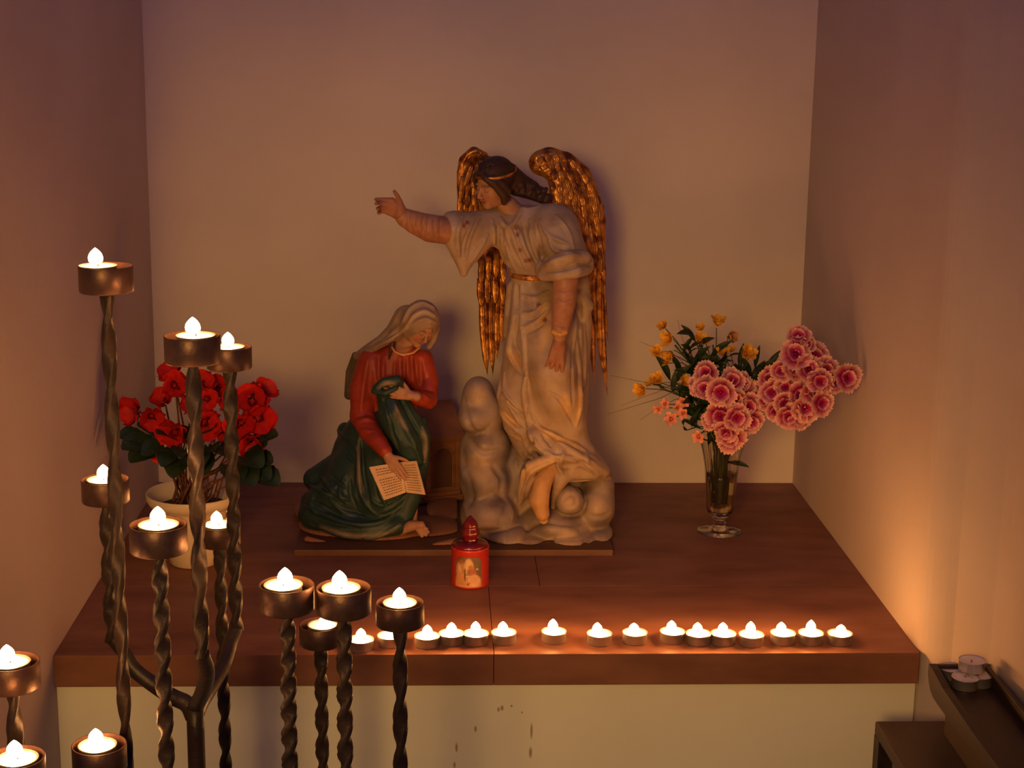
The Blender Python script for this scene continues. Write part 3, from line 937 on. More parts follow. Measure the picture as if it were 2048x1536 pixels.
    G_ = [([(1010, 462), (1022, 495), (1044, 532)], 3), ([(1045, 445), (1056, 490), (1074, 530)], 3), ([(995, 455), (997, 495), (1008, 520)], 3), ([(948, 440), (930, 480), (924, 515)], 3), ([(968, 480), (946, 512), (934, 535)], 3),
          ([(1072, 448), (1082, 500), (1086, 526)], 4), ([(1036, 573), (1036, 634), (1030, 680), (1040, 705)], 3.5), ([(1024, 711), (1035, 735), (1050, 752)], 3), ([(1058, 817), (1062, 872), (1070, 895)], 4), ([(998, 782), (1022, 812), (1048, 832)], 3),
          ([(990, 806), (1020, 838), (1050, 864)], 3), ([(998, 856), (1042, 880)], 3), ([(1099, 785), (1119, 799), (1138, 828), (1148, 852)], 4), ([(1144, 690), (1145, 760), (1146, 815)], 3.5), ([(1084, 866), (1109, 900)], 4),
          ([(1088, 862), (1120, 880), (1150, 896)], 2.5), ([(1048, 668), (1074, 656), (1100, 634)], 2.6), ([(1046, 640), (1070, 636), (1094, 616)], 2.4), ([(1112, 925), (1126, 934), (1160, 930), (1190, 938)], 5), ([(1002, 700), (1000, 760), (996, 800)], 3),
          ([(1136, 916), (1168, 926), (1196, 952)], 3), ([(1161, 600), (1160, 660), (1163, 720)], 3), ([(1060, 600), (1066, 618), (1090, 596)], 2.4), ([(1090, 545), (1130, 538), (1168, 528)], 2.4), ([(1044, 905), (1048, 950), (1040, 990)], 3)]
    for uv, r in G_: F.fold(uv, r * 1.35, mode='cut', k=.0022)
    # gilt worn edges
    for uv in ([(1080, 700), (1096, 660), (1086, 690)], [(1012, 700), (1030, 720), (1040, 735)], [(1075, 855), (1120, 880), (1165, 900)], [(990, 812), (1030, 850)], [(1130, 790), (1136, 830)], [(1090, 600), (1084, 660)],
               [(1158, 760), (1154, 850)], [(1045, 960), (1060, 935), (1110, 920)]):
        F.fold(uv, 9, mode='paint', k=.010, color=CREAMG, sink=0)
    for p in F.probe([(1040, 500), (1035, 470), (935, 445), (928, 452), (1060, 520), (1078, 610), (1032, 455), (1053, 521), (1090, 640)], .4, .7):
        if p is not None: F.ell(p, (.004, .004, .004), .003, 'paint', (0.22, 0.07, 0.03))
    F.half(1, 0.452, True)
    V, Q, c = F.mesh()
    world_part('robe', np_mesh(V, Q, c), M_robe, t)

    # ---- body: head, throat, arms, hands, foot (hidden torso joins them)
    parts = []
    F = Field(*box_of(780, 400, 1165, 1000, 0.42, 0.64), 0.0026, SKIN)
    K([(1020, 440, .57), (960, 455, .545), (900, 460, .527)], [22, 20, 20], 6)
    K([(900, 460, .527), (850, 452, .51), (806, 434, .495)], [24, 24, 15], 4)
    K([(1040, 440, .575), (1120, 470, .55), (1132, 560, .50), (1124, 610, .485), (1119, 676, .475)], [24, 24, 20, 20, 12], 4)
    K([(1050, 440, .575), (1060, 520, .575), (1085, 640, .57), (1110, 760, .55), (1100, 900, .55), (1092, 950, .52)], [30, 26, 30, 26, 18, 14], 6)
    parts.append(F.mesh())
    F = Field(*box_of(925, 290, 1075, 460, 0.46, 0.66), 0.0011, SKIN)
    L, rot = carve_head(F, A(986, 368, .545), (-.72, -.62, -.30), (.06, -.12, 1), 92 * PX, SKIN, (0.30, 0.07, 0.04), (0.07, 0.03, 0.02), A(1034, 432, .572))
    F.chain([A(1015, 415, .56), A(1036, 442, .575)], [20 * PX, 30 * PX], .008)
    parts.append(F.mesh())
    F = Field(*box_of(735, 372, 835, 470, 0.42, 0.56), 0.0010, SKIN2)
    carve_hand(F, A(807, 431, .495), (-.80, -.22, .55), (.10, -1, -.1), 72 * PX, -1, (.06, .42, .55, .60), (-.50, -.42, -.50, -.58), thumb_dir=(-.32, -.25, 1.0), wrist_r=.19)
    parts.append(F.mesh())
    F = Field(*box_of(1070, 650, 1160, 765, 0.42, 0.53), 0.0010, SKIN2)
    carve_hand(F, A(1118, 682, .474), (-.16, -.12, -1), (0, 1, -.1), 68 * PX, -1, (.30, .34, .34, .30), (.20, .04, -.10, -.22), thumb_dir=(-.72, -.15, -.72), wrist_r=.16)
    parts.append(F.mesh())
    F = Field(*box_of(1050, 930, 1125, 1065, 0.44, 0.58), 0.0014, (0.55, 0.31, 0.12))
    F.chain([A(1100, 930, .53), A(1086, 965, .50), A(1078, 1000, .492)], [19 * PX, 18 * PX, 18 * PX], .006)
    F.chain([A(1078, 1000, .492), A(1085, 1028, .485)], [19 * PX, 14 * PX], .006)
    for i, (du, dv) in enumerate(((-7, 6), (-2, 12), (4, 15), (9, 15), (14, 12))):
        F.chain([A(1083 + du * .5, 1026, .487), A(1083 + du * .7, 1030 + dv, .484)], [4.4 * PX, 3.6 * PX], .001)
    parts.append(F.mesh())
    world_part('body', np_mesh(*join_np(parts)), M_skin, t)

    # ---- close under-sleeves, red-brown, with cuffs
    F = Field(*box_of(795, 400, 925, 520, 0.43, 0.60), 0.0018, (0.40, 0.185, 0.10))
    K([(900, 461, .527), (860, 457, .513), (830, 445, .503), (811, 436, .497)], [27, 26, 22, 18], 4)
    for i in range(7):
        a = i / 6
        F.fold([(884 - 68 * a, 437 - 14 * a), (880 - 70 * a, 462 - 14 * a), (884 - 68 * a, 486 - 16 * a)], 2.0, mode='cut', k=.003)
    V, Q, c = F.mesh()
    world_part('undersleeve', np_mesh(V, Q, c), M_cloth, t)
    F = Field(*box_of(1085, 530, 1165, 690, 0.43, 0.56), 0.0018, (0.40, 0.185, 0.10))
    K([(1131, 560, .49), (1127, 610, .482), (1119, 662, .476)], [24, 22.5, 16], 4)
    for i in range(5):
        F.fold([(1108 + i * .5, 575 + 18 * i), (1128, 582 + 18 * i), (1148, 576 + 18 * i)], 1.6, mode='cut', k=.003)
    K([(1106, 664, .468), (1119, 668, .459), (1132, 665, .468)], [3.2, 3.4, 3.2], 2, color=(.75, .42, .12))
    V, Q, c = F.mesh()
    world_part('undersleeve', np_mesh(V, Q, c), M_cloth, t)

    # ---- belt
    hits = [p for p in []]
    bm_pts = []
    for k in range(25):
        a = math.pi * (0.02 + k / 24 * 1.0)
        c0 = A(1058, 550, .575)
        bm_pts.append((c0[0] - math.cos(a) * 37.5 * PX, c0[1] - math.sin(a) * 40 * PX, c0[2] + 0.002 * math.cos(a)))
    world_part('belt', mesh_from(*tube(bm_pts, 5.5 * PX, 8, squash=.45)), M_gold, t)

    # ---- hair
    F = Field(*box_of(925, 295, 1110, 430, 0.45, 0.66), 0.0016, HAIR)
    hc = A(986, 368, .545); H = 92 * PX
    F.ell(L(0, -.10, .17), (.365 * H, .44 * H, .385 * H), .002, rot=rot)
    F.ell(L(0, .42, -.12), (.26 * H, .30 * H, .36 * H), .003, 'cut', rot=rot)
    def HK(pts, r, k=2.5): F.chain([L(*p) for p in pts], np.array(r) * H, k * PX)
    for s in (-1, 1):
        HK([(0, .30, .36), (s * .15, .30, .27), (s * .28, .20, .13), (s * .33, .10, -.05), (s * .34, .0, -.24)], [.05, .075, .085, .10, .09])
        HK([(s * .05, .27, .32), (s * .22, .20, .26), (s * .34, .06, .10), (s * .37, -.05, -.10)], [.05, .07, .08, .08])
        HK([(s * .33, .12, .0), (s * .37, .08, -.16), (s * .33, .06, -.32)], [.07, .075, .06])
    K([(1012, 350, .57), (1035, 368, .585), (1062, 380, .59), (1084, 394, .585)], [26, 24, 19, 13], 6)
    rr = random.Random(3)
    for i in range(34):
        a = rr.random()
        u, v = 1018 + 72 * a + rr.uniform(-6, 6), 362 + 30 * a + rr.uniform(-17, 16) * (1 - .45 * a)
        K([(u - 5, v - 2, .565 + .02 * a), (u + 3, v + 3, .560 + .02 * a), (u + 7, v - 1, .566 + .02 * a)], [5, 6, 4.2], 1.5)
    for i in range(9):
        a = -1 + i / 4
        HK([(.06 * a, .30, .40), (.24 * a, .10, .53), (.34 * a, -.20, .50), (.30 * a, -.45, .30)], [.012, .014, .014, .012], 1)
    V, Q, c = F.mesh()
    world_part('hair', np_mesh(V, Q, c), M_skin, t)
    # ---- headband
    pts = []
    for k in range(41):
        a = 2 * math.pi * k / 40
        x, y = math.cos(a) * .385, math.sin(a) * .465 - .10
        pts.append(L(x, y, .245 + .10 * y))
    world_part('headband', mesh_from(*tube(pts, 3.6 * PX, 8, squash=.5, cap=False)), M_gold, t)

    # ---- wings
    def feather(u0, v0, u1, v1, wpx, y0, y1, parent, bend=0.0, name='feather', tipround=False):
        a, b = A(u0, v0, y0), A(u1, v1, y1)
        ax = b - a; Ln = np.linalg.norm(ax); ax /= Ln
        dcam = (a - CAM) / np.linalg.norm(a - CAM)
        side = np.cross(ax, dcam); side /= np.linalg.norm(side); nrm = np.cross(side, ax)   # towards the viewer
        if nrm @ dcam > 0: nrm = -nrm
        V, F_ = [], []
        n = 11
        for i in range(n):
            t_ = 1 - (1 - i / (n - 1)) ** 1.7
            w = wpx * PX * .5 * (math.sin(math.pi * min(.97, .30 + .66 * t_)) ** .75) if not tipround else wpx * PX * .5 * (.72 + .28 * min(1, t_ / .5)) * math.sqrt(max(.01, 1 - max(0, (t_ - .5) / .501) ** 2))
            if not tipround and t_ > .82: w *= max(.05, (1 - t_) / .18) ** .8
            c = a + ax * Ln * t_ + side * bend * PX * math.sin(math.pi * t_)
            for q, hgt in ((-1, .0), (-.55, 1.5), (-.1, 1.1), (0, 2.6), (.1, 1.1), (.55, 1.5), (1, 0)):
                V.append(c + side * w * q + nrm * hgt * PX * (1 - .4 * t_))
            for q in (.8, -.8): V.append(c + side * w * q - nrm * 2.0 * PX)
        m = 9
        for i in range(n - 1):
            for j in range(m):
                k2 = (j + 1) % m
                F_.append((i * m + j, i * m + k2, (i + 1) * m + k2, (i + 1) * m + j))
        F_.append(tuple(range(m))[::-1]); F_.append(tuple((n - 1) * m + i for i in range(m)))
        bm = bmesh.new(); vs = [bm.verts.new(v) for v in V]
        for f_ in F_: bm.faces.new([vs[i] for i in f_])
        return world_part(name, bm_mesh(bm), M_gold, parent)

    # near wing (right in the photo)
    F = Field(*box_of(1045, 285, 1235, 640, 0.56, 0.72), 0.0022, (1, 1, 1))
    K([(1082, 326, .64), (1098, 322, .645)], [25, 24], 6, sq=(1, .55, 1))
    K([(1098, 318, .645), (1130, 324, .65), (1160, 350, .655), (1180, 392, .655), (1193, 440, .655), (1197, 500, .656)], [20, 21, 22, 20, 19, 15], 8, sq=(1, .5, 1))
    K([(1104, 332, .642), (1116, 372, .635), (1112, 410, .63), (1130, 450, .63), (1150, 510, .635), (1165, 590, .645)], [18, 18, 18, 30, 32, 22], 10, sq=(1, .6, 1))
    K([(1130, 350, .645), (1150, 400, .645), (1165, 460, .648)], [24, 28, 28], 10, sq=(1, .5, 1))
    F.fold([(1070, 316), (1090, 308), (1116, 308), (1146, 324), (1172, 356), (1190, 398)], 3, y0=.5, y1=.75, k=.003)
    F.fold([(1078, 322), (1090, 318), (1098, 328), (1088, 338), (1076, 334)], 3, y0=.5, y1=.75, mode='cut', k=.002)
    arch = []
    for (uu, vv, du, dv) in [(1078, 312, 4, 13), (1092, 306, 5, 14), (1070, 326, 4, 12), (1084, 324, 5, 13), (1098, 320, 6, 14), (1108, 308, 7, 13), (1124, 310, 8, 13), (1112, 322, 5, 16), (1126, 324, 7, 16), (1140, 318, 9, 15), (1154, 330, 9, 16),
                             (1106, 338, 3, 18), (1120, 340, 4, 18), (1136, 338, 6, 18), (1150, 346, 7, 18), (1165, 346, 9, 18), (1104, 358, 3, 19), (1117, 360, 3, 20), (1131, 358, 5, 20), (1146, 362, 6, 20), (1161, 364, 7, 20), (1176, 364, 8, 20),
                             (1104, 380, 3, 20), (1117, 382, 3, 21), (1131, 380, 4, 22), (1146, 384, 5, 22), (1161, 386, 6, 22), (1176, 386, 6, 22), (1188, 386, 6, 22), (1110, 402, 4, 20), (1124, 404, 4, 22), (1180, 410, 5, 24), (1192, 410, 5, 24), (1166, 410, 5, 24), (1152, 408, 5, 24), (1138, 406, 4, 24)]:
        h = F.probe([(uu, vv), (uu + du, vv + dv)], .55, .72)
        if h[0] is not None and h[1] is not None: arch.append((uu, vv, uu + du * 1.15, vv + dv * 1.25, h[0][1], h[1][1]))
    V, Q, c = F.mesh()
    wing = world_part('wing', np_mesh(V, Q), M_gold, t)
    for (u0, v0, u1, v1, ya, yb_) in arch:
        feather(u0, v0, u1, v1, 14, ya + .0015, yb_ - .003, wing, 0, tipround=True)
    for (u0, v0, u1, v1, w, y0, y1, bd) in [(1198, 410, 1215, 790, 24, .656, .656, -9), (1188, 470, 1189, 764, 21, .648, .646, -7), (1200, 470, 1204, 735, 17, .652, .650, -6), (1176, 500, 1175, 735, 18, .640, .640, -5),
                                            (1164, 500, 1165, 700, 16, .636, .632, -3), (1206, 440, 1217, 690, 12, .659, .659, -6), (1184, 440, 1195, 690, 15, .645, .643, -5)]:
        feather(u0, v0, u1, v1, w, y0, y1, wing, bd)
    rr = random.Random(11)
    rows = [(0, 14, 30), (1, 15, 34), (2, 16, 40), (3, 16, 46)]
    for r_, w, ln in rows:
        for k in range(5):
            a = k / 4
            u0 = 1122 + 15 * r_ + 6 * a * r_ + 22 * a; v0 = 338 + 26 * r_ + 26 * k + 2 * r_
            du, dv = 5 - 1.5 * k * .4, ln
            edge = 1000 if v0 < 340 else 1163 + 55 * min(1, max(0, (v0 - 340) / 130)) - 12
            if u0 > edge - 4: continue
            feather(u0, v0, u0 + du, v0 + dv, w, .632 + .002 * r_, .624 + .003 * r_, wing, 0, tipround=True)
    for k in range(5):
        feather(1184 + 4.2 * k, 372 + 30 * k, 1194 + 3.8 * k, 436 + 32 * k, 14, .645 + .001 * k, .636 + .002 * k, wing, -1, tipround=True)
    for k in range(6):
        feather(1134 + 10 * k, 470 + 14 * (k % 2), 1144 + 9 * k, 545 + 14 * (k % 2), 16, .618 + .003 * k, .622 + .003 * k, wing, 0, tipround=True)

    # far wing (left in the photo)
    F = Field(*box_of(900, 280, 1035, 760, 0.56, 0.72), 0.0022, (1, 1, 1))
    K([(968, 312, .65), (948, 306, .65), (930, 322, .65), (924, 350, .65), (926, 390, .65), (935, 440, .65)], [9, 13, 13, 11, 12, 14], 6, sq=(1, .6, 1))
    K([(952, 330, .655), (948, 380, .655), (955, 440, .655), (985, 540, .66), (990, 640, .66)], [16, 18, 20, 26, 18], 8, sq=(1, .45, 1))
    F.fold([(922, 330), (936, 308), (956, 302), (972, 314)], 3, y0=.5, y1=.75, k=.003)
    V, Q, c = F.mesh()
    wing = world_part('wing', np_mesh(V, Q), M_gold, t)
    for (u0, v0, u1, v1, w, tr_) in [(945, 326, 930, 372, 12, 1), (956, 334, 946, 376, 12, 1), (926, 352, 921, 404, 13, 1), (936, 366, 934, 416, 13, 1), (948, 368, 948, 412, 13, 1), (920, 388, 921, 448, 13, 1), (931, 404, 930, 452, 12, 1),
                                 (942, 404, 940, 448, 12, 1), (953, 404, 952, 446, 12, 1), (964, 516, 962, 566, 15, 1), (978, 508, 977, 560, 15, 1), (992, 506, 992, 556, 15, 1), (1004, 512, 1008, 566, 14, 1), (960, 556, 963, 612, 16, 1),
                                 (975, 550, 975, 606, 15, 1), (990, 546, 991, 606, 15, 1), (1004, 552, 1006, 604, 14, 1), (966, 600, 975, 752, 19, 0), (984, 596, 986, 752, 17, 0), (998, 594, 994, 720, 16, 0), (1008, 590, 1004, 690, 14, 0)]:
        feather(u0, v0, u1, v1, w, (.640 if v0 < 460 else .644) + (v0 - (320 if v0 < 460 else 506)) * .00004, (.630 if v0 < 460 else .634) + (v0 - (320 if v0 < 460 else 506)) * .00006, wing, -1.5 if not tr_ else 0, tipround=bool(tr_))
    return t


make_angel()

RED = (0.37, 0.045, 0.018); GREEN = (0.022, 0.052, 0.043); VEIL = (0.34, 0.235, 0.145); LINING = (0.20, 0.17, 0.11)
M_wood_face = M_skin


def make_woman():
    base = A(740, 1080, 0.58)
    t = empty('kneeling_woman_statue', (base[0], base[1], BZ), 'carved wooden statue of a kneeling veiled woman in red and green holding an open book', 'statue')

    def mk(F):
        def K(pts, r, k=8, **kw): F.chain([A(*p) for p in pts], np.array(r) * PX, k * PX, **kw)
        def E(u, v, y, rx, rz, ry, k=10, **kw): F.ell(A(u, v, y), (rx * PX, ry * PX, rz * PX), k * PX, **kw)
        return K, E
    # ---- carved ground
    F = Field(*box_of(580, 900, 945, 1125, 0.42, 0.80), 0.003, (0.26, 0.12, 0.05))
    K, E = mk(F)
    gz = BZ + .010
    for (u, v, rx, ry) in ((680, 1040, 85, 80), (760, 1050, 95, 70), (850, 1045, 75, 62), (890, 1010, 40, 90), (640, 1010, 55, 90), (760, 980, 140, 100)):
        p = at_z(u, v, gz)
        F.ell((p[0], p[1], BZ + .002), (rx * PX, ry * PX, 13 * PX), .006)
    K([(730, 1102, .475), (790, 1096, .48), (825, 1108, .468), (880, 1090, .478), (915, 1082, .485)], [7, 9, 6, 8, 7], 4)
    K([(615, 1080, .50), (660, 1092, .49), (720, 1095, .485)], [8, 8, 7], 4)
    F.fold([(820, 1105), (850, 1090), (880, 1075)], 2, mode='cut', k=.002)
    F.fold([(730, 1098), (770, 1085), (800, 1090)], 2, mode='cut', k=.002)
    F.half(2, BZ, True); F.half(1, .462, True); F.half(1, .79, False)
    F.half(0, A(917, 1050, .5)[0], False)
    V, Q, c = F.mesh()
    world_part('ground', np_mesh(V, Q, c), M_brown, t)

    # ---- green mantle
    F = Field(*box_of(585, 740, 885, 1100, 0.44, 0.74), 0.0018, GREEN)
    K, E = mk(F)
    E(745, 880, .61, 62, 62, 60)
    E(700, 885, .64, 26, 34, 34, 6)
    E(690, 862, .65, 16, 18, 20, 5)
    K([(700, 900, .62), (692, 930, .62), (660, 945, .62), (630, 958, .62)], [34, 36, 30, 24], 12)
    K([(720, 940, .59), (700, 985, .58), (660, 1010, .58), (630, 1030, .57)], [60, 62, 50, 30], 14)
    K([(760, 930, .58), (768, 990, .56), (770, 1030, .55)], [56, 58, 46], 16)
    K([(640, 1035, .56), (690, 1052, .53), (740, 1060, .52), (795, 1052, .515)], [26, 26, 24, 18], 10)
    K([(618, 1000, .60), (612, 1030, .58), (640, 1060, .55)], [16, 16, 12], 10)
    # near leg: thigh forward, shin down
    K([(770, 850, .58), (810, 862, .54), (838, 868, .52)], [36, 28, 20], 12)
    K([(838, 868, .52), (836, 930, .53), (824, 985, .535), (808, 1030, .53)], [19, 19, 22, 20], 10)
    K([(845, 840, .52), (852, 880, .515), (850, 930, .52)], [8, 9, 7], 5)
    # swath drawn up to the hand
    K([(770, 785, .515), (785, 830, .50), (812, 880, .50), (830, 920, .505)], [18, 26, 26, 16], 10)
    K([(800, 790, .52), (825, 830, .51), (848, 868, .51)], [10, 12, 10], 6)
    K([(752, 775, .50), (768, 764, .492), (795, 760, .495), (806, 772, .505)], [7, 9, 9, 6], 4)
    K([(748, 782, .495), (770, 786, .487), (792, 776, .49)], [6, 6, 5], 3)
    for uv, r in [([(788, 800), (800, 840), (822, 880), (842, 925)], 5), ([(772, 800), (780, 840), (800, 880)], 4), ([(806, 800), (828, 840), (848, 875)], 4), ([(843, 850), (852, 880), (850, 925)], 3.5),
                  ([(662, 850), (715, 900), (716, 940), (712, 985)], 4), ([(718, 870), (718, 930), (722, 985), (742, 1020), (765, 1035)], 4.5), ([(612, 965), (650, 985), (676, 970)], 5), ([(640, 950), (668, 985), (700, 1000)], 5),
                  ([(600, 1010), (650, 1030), (700, 1048), (760, 1045), (800, 1015)], 5), ([(620, 1050), (690, 1072), (750, 1074), (800, 1050)], 5), ([(660, 1000), (690, 1025), (730, 1035)], 5), ([(690, 950), (680, 985), (690, 1010)], 4),
                  ([(750, 1030), (790, 1010), (815, 985)], 4), ([(630, 985), (622, 1010), (634, 1030)], 4), ([(735, 990), (760, 1010), (790, 1000)], 4)]:
        F.fold(uv, r * 1.1, k=.003, sink=.05)
    for uv, r in [([(795, 820), (812, 860), (830, 895)], 5), ([(778, 830), (786, 870), (800, 905)], 4), ([(725, 890), (728, 950), (740, 1005)], 4), ([(640, 965), (662, 990), (690, 1010)], 4), ([(610, 1025), (660, 1045), (720, 1058)], 3.5),
                  ([(700, 960), (702, 990), (715, 1020)], 4), ([(660, 950), (690, 975)], 4), ([(620, 1000), (650, 1015), (690, 1038)], 3.5), ([(690, 900), (700, 915), (712, 925)], 3.5), ([(755, 940), (760, 985), (775, 1015)], 4),
                  ([(640, 1062), (700, 1082), (760, 1070)], 3), ([(764, 790), (772, 812), (776, 835)], 3)]:
        F.fold(uv, r * 1.2, mode='cut', k=.0022)
    for uv in ([(756, 778), (770, 768), (792, 768)], [(845, 855), (852, 885), (850, 925)], [(716, 880), (717, 930), (722, 985)], [(640, 1052), (700, 1070), (770, 1068), (800, 1050)], [(790, 810), (800, 840), (815, 860)]):
        F.fold(uv, 5, mode='paint', k=.005, color=LINING, sink=0)
    F.half(2, BZ + .001, True); F.half(1, .465, True)
    V, Q, c = F.mesh()
    world_part('green_mantle', np_mesh(V, Q, c), M_cloth, t)

    # ---- red dress
    F = Field(*box_of(685, 680, 885, 920, 0.43, 0.72), 0.0021, RED)
    K, E = mk(F)

    def S(u, v, y, rx, ry):
        p = A(u, v, y); return (p[0], p[1], p[2], rx * PX, ry * PX)
    F.loft([S(800, 690, .59, 26, 22), S(795, 706, .595, 52, 32), S(795, 740, .595, 56, 40), S(792, 780, .60, 48, 42), S(785, 830, .60, 46, 44), S(775, 870, .60, 50, 44)], .012)
    E(836, 748, .585, 24, 46, 26)
    E(760, 760, .585, 26, 50, 28)
    K([(742, 722, .59), (724, 775, .585), (724, 832, .57)], [26, 25, 22], 10)
    K([(724, 832, .57), (740, 862, .54), (758, 886, .51), (770, 902, .495)], [24, 22, 18, 14], 6)
    K([(846, 718, .585), (858, 760, .575), (856, 796, .555)], [20, 19, 18], 8)
    K([(856, 800, .55), (840, 796, .52), (826, 792, .50)], [18, 15, 11], 6)
    K([(782, 692, .565), (790, 704, .555), (806, 710, .55), (826, 706, .552), (838, 696, .56)], [2.6] * 5, 3, color=(.70, .36, .10))
    for uv, r in [([(768, 715), (766, 750), (770, 775)], 3.5), ([(800, 715), (802, 760), (806, 790)], 3), ([(815, 712), (816, 750), (820, 780)], 3), ([(830, 712), (834, 745), (838, 770)], 3), ([(735, 720), (728, 770), (722, 820)], 4),
                  ([(708, 850), (730, 838), (748, 842)], 3.5), ([(720, 862), (742, 862)], 3), ([(848, 790), (862, 800), (866, 790)], 3)]:
        F.fold(uv, r, k=.005, sink=.2)
    for uv, r in [([(757, 712), (757, 750), (762, 775)], 4.5), ([(808, 716), (809, 770)], 2.4), ([(823, 714), (826, 760)], 2.4), ([(790, 720), (788, 760)], 2.4), ([(841, 720), (843, 770), (842, 785)], 4), ([(710, 836), (735, 828), (748, 832)], 2.6),
                  ([(850, 778), (866, 782)], 2.2), ([(716, 872), (735, 872)], 2.2)]:
        F.fold(uv, r, mode='cut', k=.003)
    V, Q, c = F.mesh()
    world_part('red_dress', np_mesh(V, Q, c), M_cloth, t)

    # ---- body
    parts = []
    F = Field(*box_of(690, 630, 885, 1080, 0.44, 0.66), 0.0026, SKIN)
    K, E = mk(F)
    K([(806, 690, .58), (795, 740, .60), (790, 820, .60), (780, 880, .60)], [16, 30, 30, 30], 6)
    K([(795, 740, .60), (742, 726, .59), (726, 830, .572), (772, 904, .495)], [20, 16, 15, 8], 4)
    K([(795, 730, .60), (846, 722, .59), (857, 798, .56), (826, 792, .502)], [20, 9, 9, 8], 4)
    K([(790, 880, .59), (835, 868, .53), (826, 960, .545), (824, 1045, .535)], [22, 14, 13, 10], 4)
    parts.append(F.mesh())
    F = Field(*box_of(775, 600, 890, 720, 0.46, 0.66), 0.0010, SKIN)
    L, rot = carve_head(F, A(842, 652, .555), (.36, -.72, -.50), (.36, -.18, 1), 80 * PX, SKIN, (0.34, 0.09, 0.05), (0.10, 0.045, 0.025), A(806, 694, .58))
    parts.append(F.mesh())
    # hand pointing down into the book
    F = Field(*box_of(755, 885, 825, 975, 0.43, 0.54), 0.0009, SKIN)
    carve_hand(F, A(776, 912, .490), (.58, -.25, -.9), (.3, .9, -.1), 58 * PX, -1, (.10, .12, .14, .18), (.05, 0, -.06, -.14), wrist_r=.17)
    parts.append(F.mesh())
    # hand at the breast
    F = Field(*box_of(755, 755, 850, 815, 0.43, 0.56), 0.0009, SKIN)
    carve_hand(F, A(822, 791, .497), (-1, -.10, .22), (0, 1, -.1), 54 * PX, 1, (.10, .16, .22, .28), (.10, .02, -.08, -.18), wrist_r=.17)
    parts.append(F.mesh())
    # foot
    F = Field(*box_of(785, 1025, 875, 1090, 0.44, 0.58), 0.0012, SKIN)
    K, E = mk(F)
    K([(822, 1042, .53), (806, 1060, .52)], [9, 9], 6)
    K([(800, 1062, .515), (822, 1052, .508), (842, 1050, .50)], [8, 11, 8], 6)
    for i, (a, b) in enumerate(((842, 1048), (847, 1054), (850, 1060), (846, 1066), (838, 1068))):
        K([(836, 1052 + i * 2, .50), (a + 6, b + 4, .495)], [4.6, 3.6], 1)
    parts.append(F.mesh())
    world_part('body', np_mesh(*join_np(parts)), M_skin, t)

    # ---- veil
    F = Field(*box_of(680, 580, 890, 810, 0.46, 0.72), 0.0015, VEIL)
    H = 80 * PX
    F.ell(L(0, -.10, .12), (.42 * H, .50 * H, .48 * H), .002, rot=rot)
    F.ell(L(0, -.12, -.10), (.38 * H, .40 * H, .45 * H), .01, rot=rot)
    F.ell(L(0, .48, -.10), (.235 * H, .42 * H, .34 * H), .004, 'cut', rot=rot)
    K, E = mk(F)
    K([(866, 625, .555), (872, 655, .56), (866, 680, .57), (858, 694, .575)], [8, 8, 7, 5], 4)
    K([(815, 640, .59), (795, 665, .595), (765, 684, .595), (735, 700, .60), (716, 712, .62)], [30, 24, 15, 11, 9], 10)
    K([(800, 655, .575), (780, 678, .57), (750, 696, .575), (724, 708, .595)], [10, 9, 7, 6], 6)
    K([(712, 712, .635), (704, 745, .645), (698, 790, .645)], [9, 13, 10], 5, color=(.13, .10, .055), sq=(1, .6, 1))
    for uv, r in [([(868, 615), (845, 606), (820, 618), (805, 645), (790, 662)], 3.5), ([(870, 632), (850, 622), (828, 632), (812, 655), (785, 676), (750, 694)], 3.5), ([(872, 646), (858, 637), (836, 642), (820, 652)], 3),
                  ([(835, 597), (808, 612), (788, 645), (765, 672), (730, 698)], 3)]:
        F.fold(uv, r, k=.004, sink=.1)
    for uv, r in [([(868, 622), (846, 613), (822, 625), (808, 650), (786, 669), (755, 686)], 2.4), ([(862, 606), (838, 600), (815, 612), (798, 642)], 2.4), ([(870, 640), (850, 630), (830, 638)], 2), ([(700, 725), (697, 780)], 2)]:
        F.fold(uv, r, mode='cut', k=.002)
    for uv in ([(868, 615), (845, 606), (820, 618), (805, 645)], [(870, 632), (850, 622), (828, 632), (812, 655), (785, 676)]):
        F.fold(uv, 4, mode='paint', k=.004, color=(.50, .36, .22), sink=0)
    V, Q, c = F.mesh()
    world_part('veil', np_mesh(V, Q, c), M_cloth, t)
    F = Field(*box_of(760, 680, 800, 745, 0.50, 0.62), 0.0015, (0.07, 0.035, 0.02))
    K, E = mk(F)
    K([(785, 687, .566), (781, 702, .563), (778, 718, .566)], [4.5, 3.6, 1.8], 3)
    V, Q, c = F.mesh()
    world_part('hair_lock', np_mesh(V, Q, c), M_skin, t)

    # ---- book: two leaves in a shallow V with written lines
    yb = .478
    TL, TM, TR = A(738, 934, yb), A(802, 924, yb + .012), A(832, 922, yb)
    BL, BM, BR = A(768, 1001, yb - .012), A(812, 985, yb), A(850, 990, yb - .012)
    def leaf(a, b, c_, d_, name='page'):
        n = np.cross(b - a, c_ - a); n /= np.linalg.norm(n)
        if n @ (a - CAM) < 0: n = -n
        th = n * .004
        V = [a, b, c_, d_, a + th, b + th, c_ + th, d_ + th]
        F_ = [(0, 1, 2, 3), (7, 6, 5, 4), (0, 4, 5, 1), (1, 5, 6, 2), (2, 6, 7, 3), (3, 7, 4, 0)]
        bm = bmesh.new(); vs = [bm.verts.new(v) for v in V]
        for f_ in F_: bm.faces.new([vs[i] for i in f_])
        bmesh.ops.bevel(bm, geom=list(bm.edges), offset=.0006, segments=1, affect='EDGES')
        return bm_mesh(bm), n
    book = empty('book', (0, 0, 0)); book.parent = t
    book.location = Vector(TM) - t.location
    rr = random.Random(5)
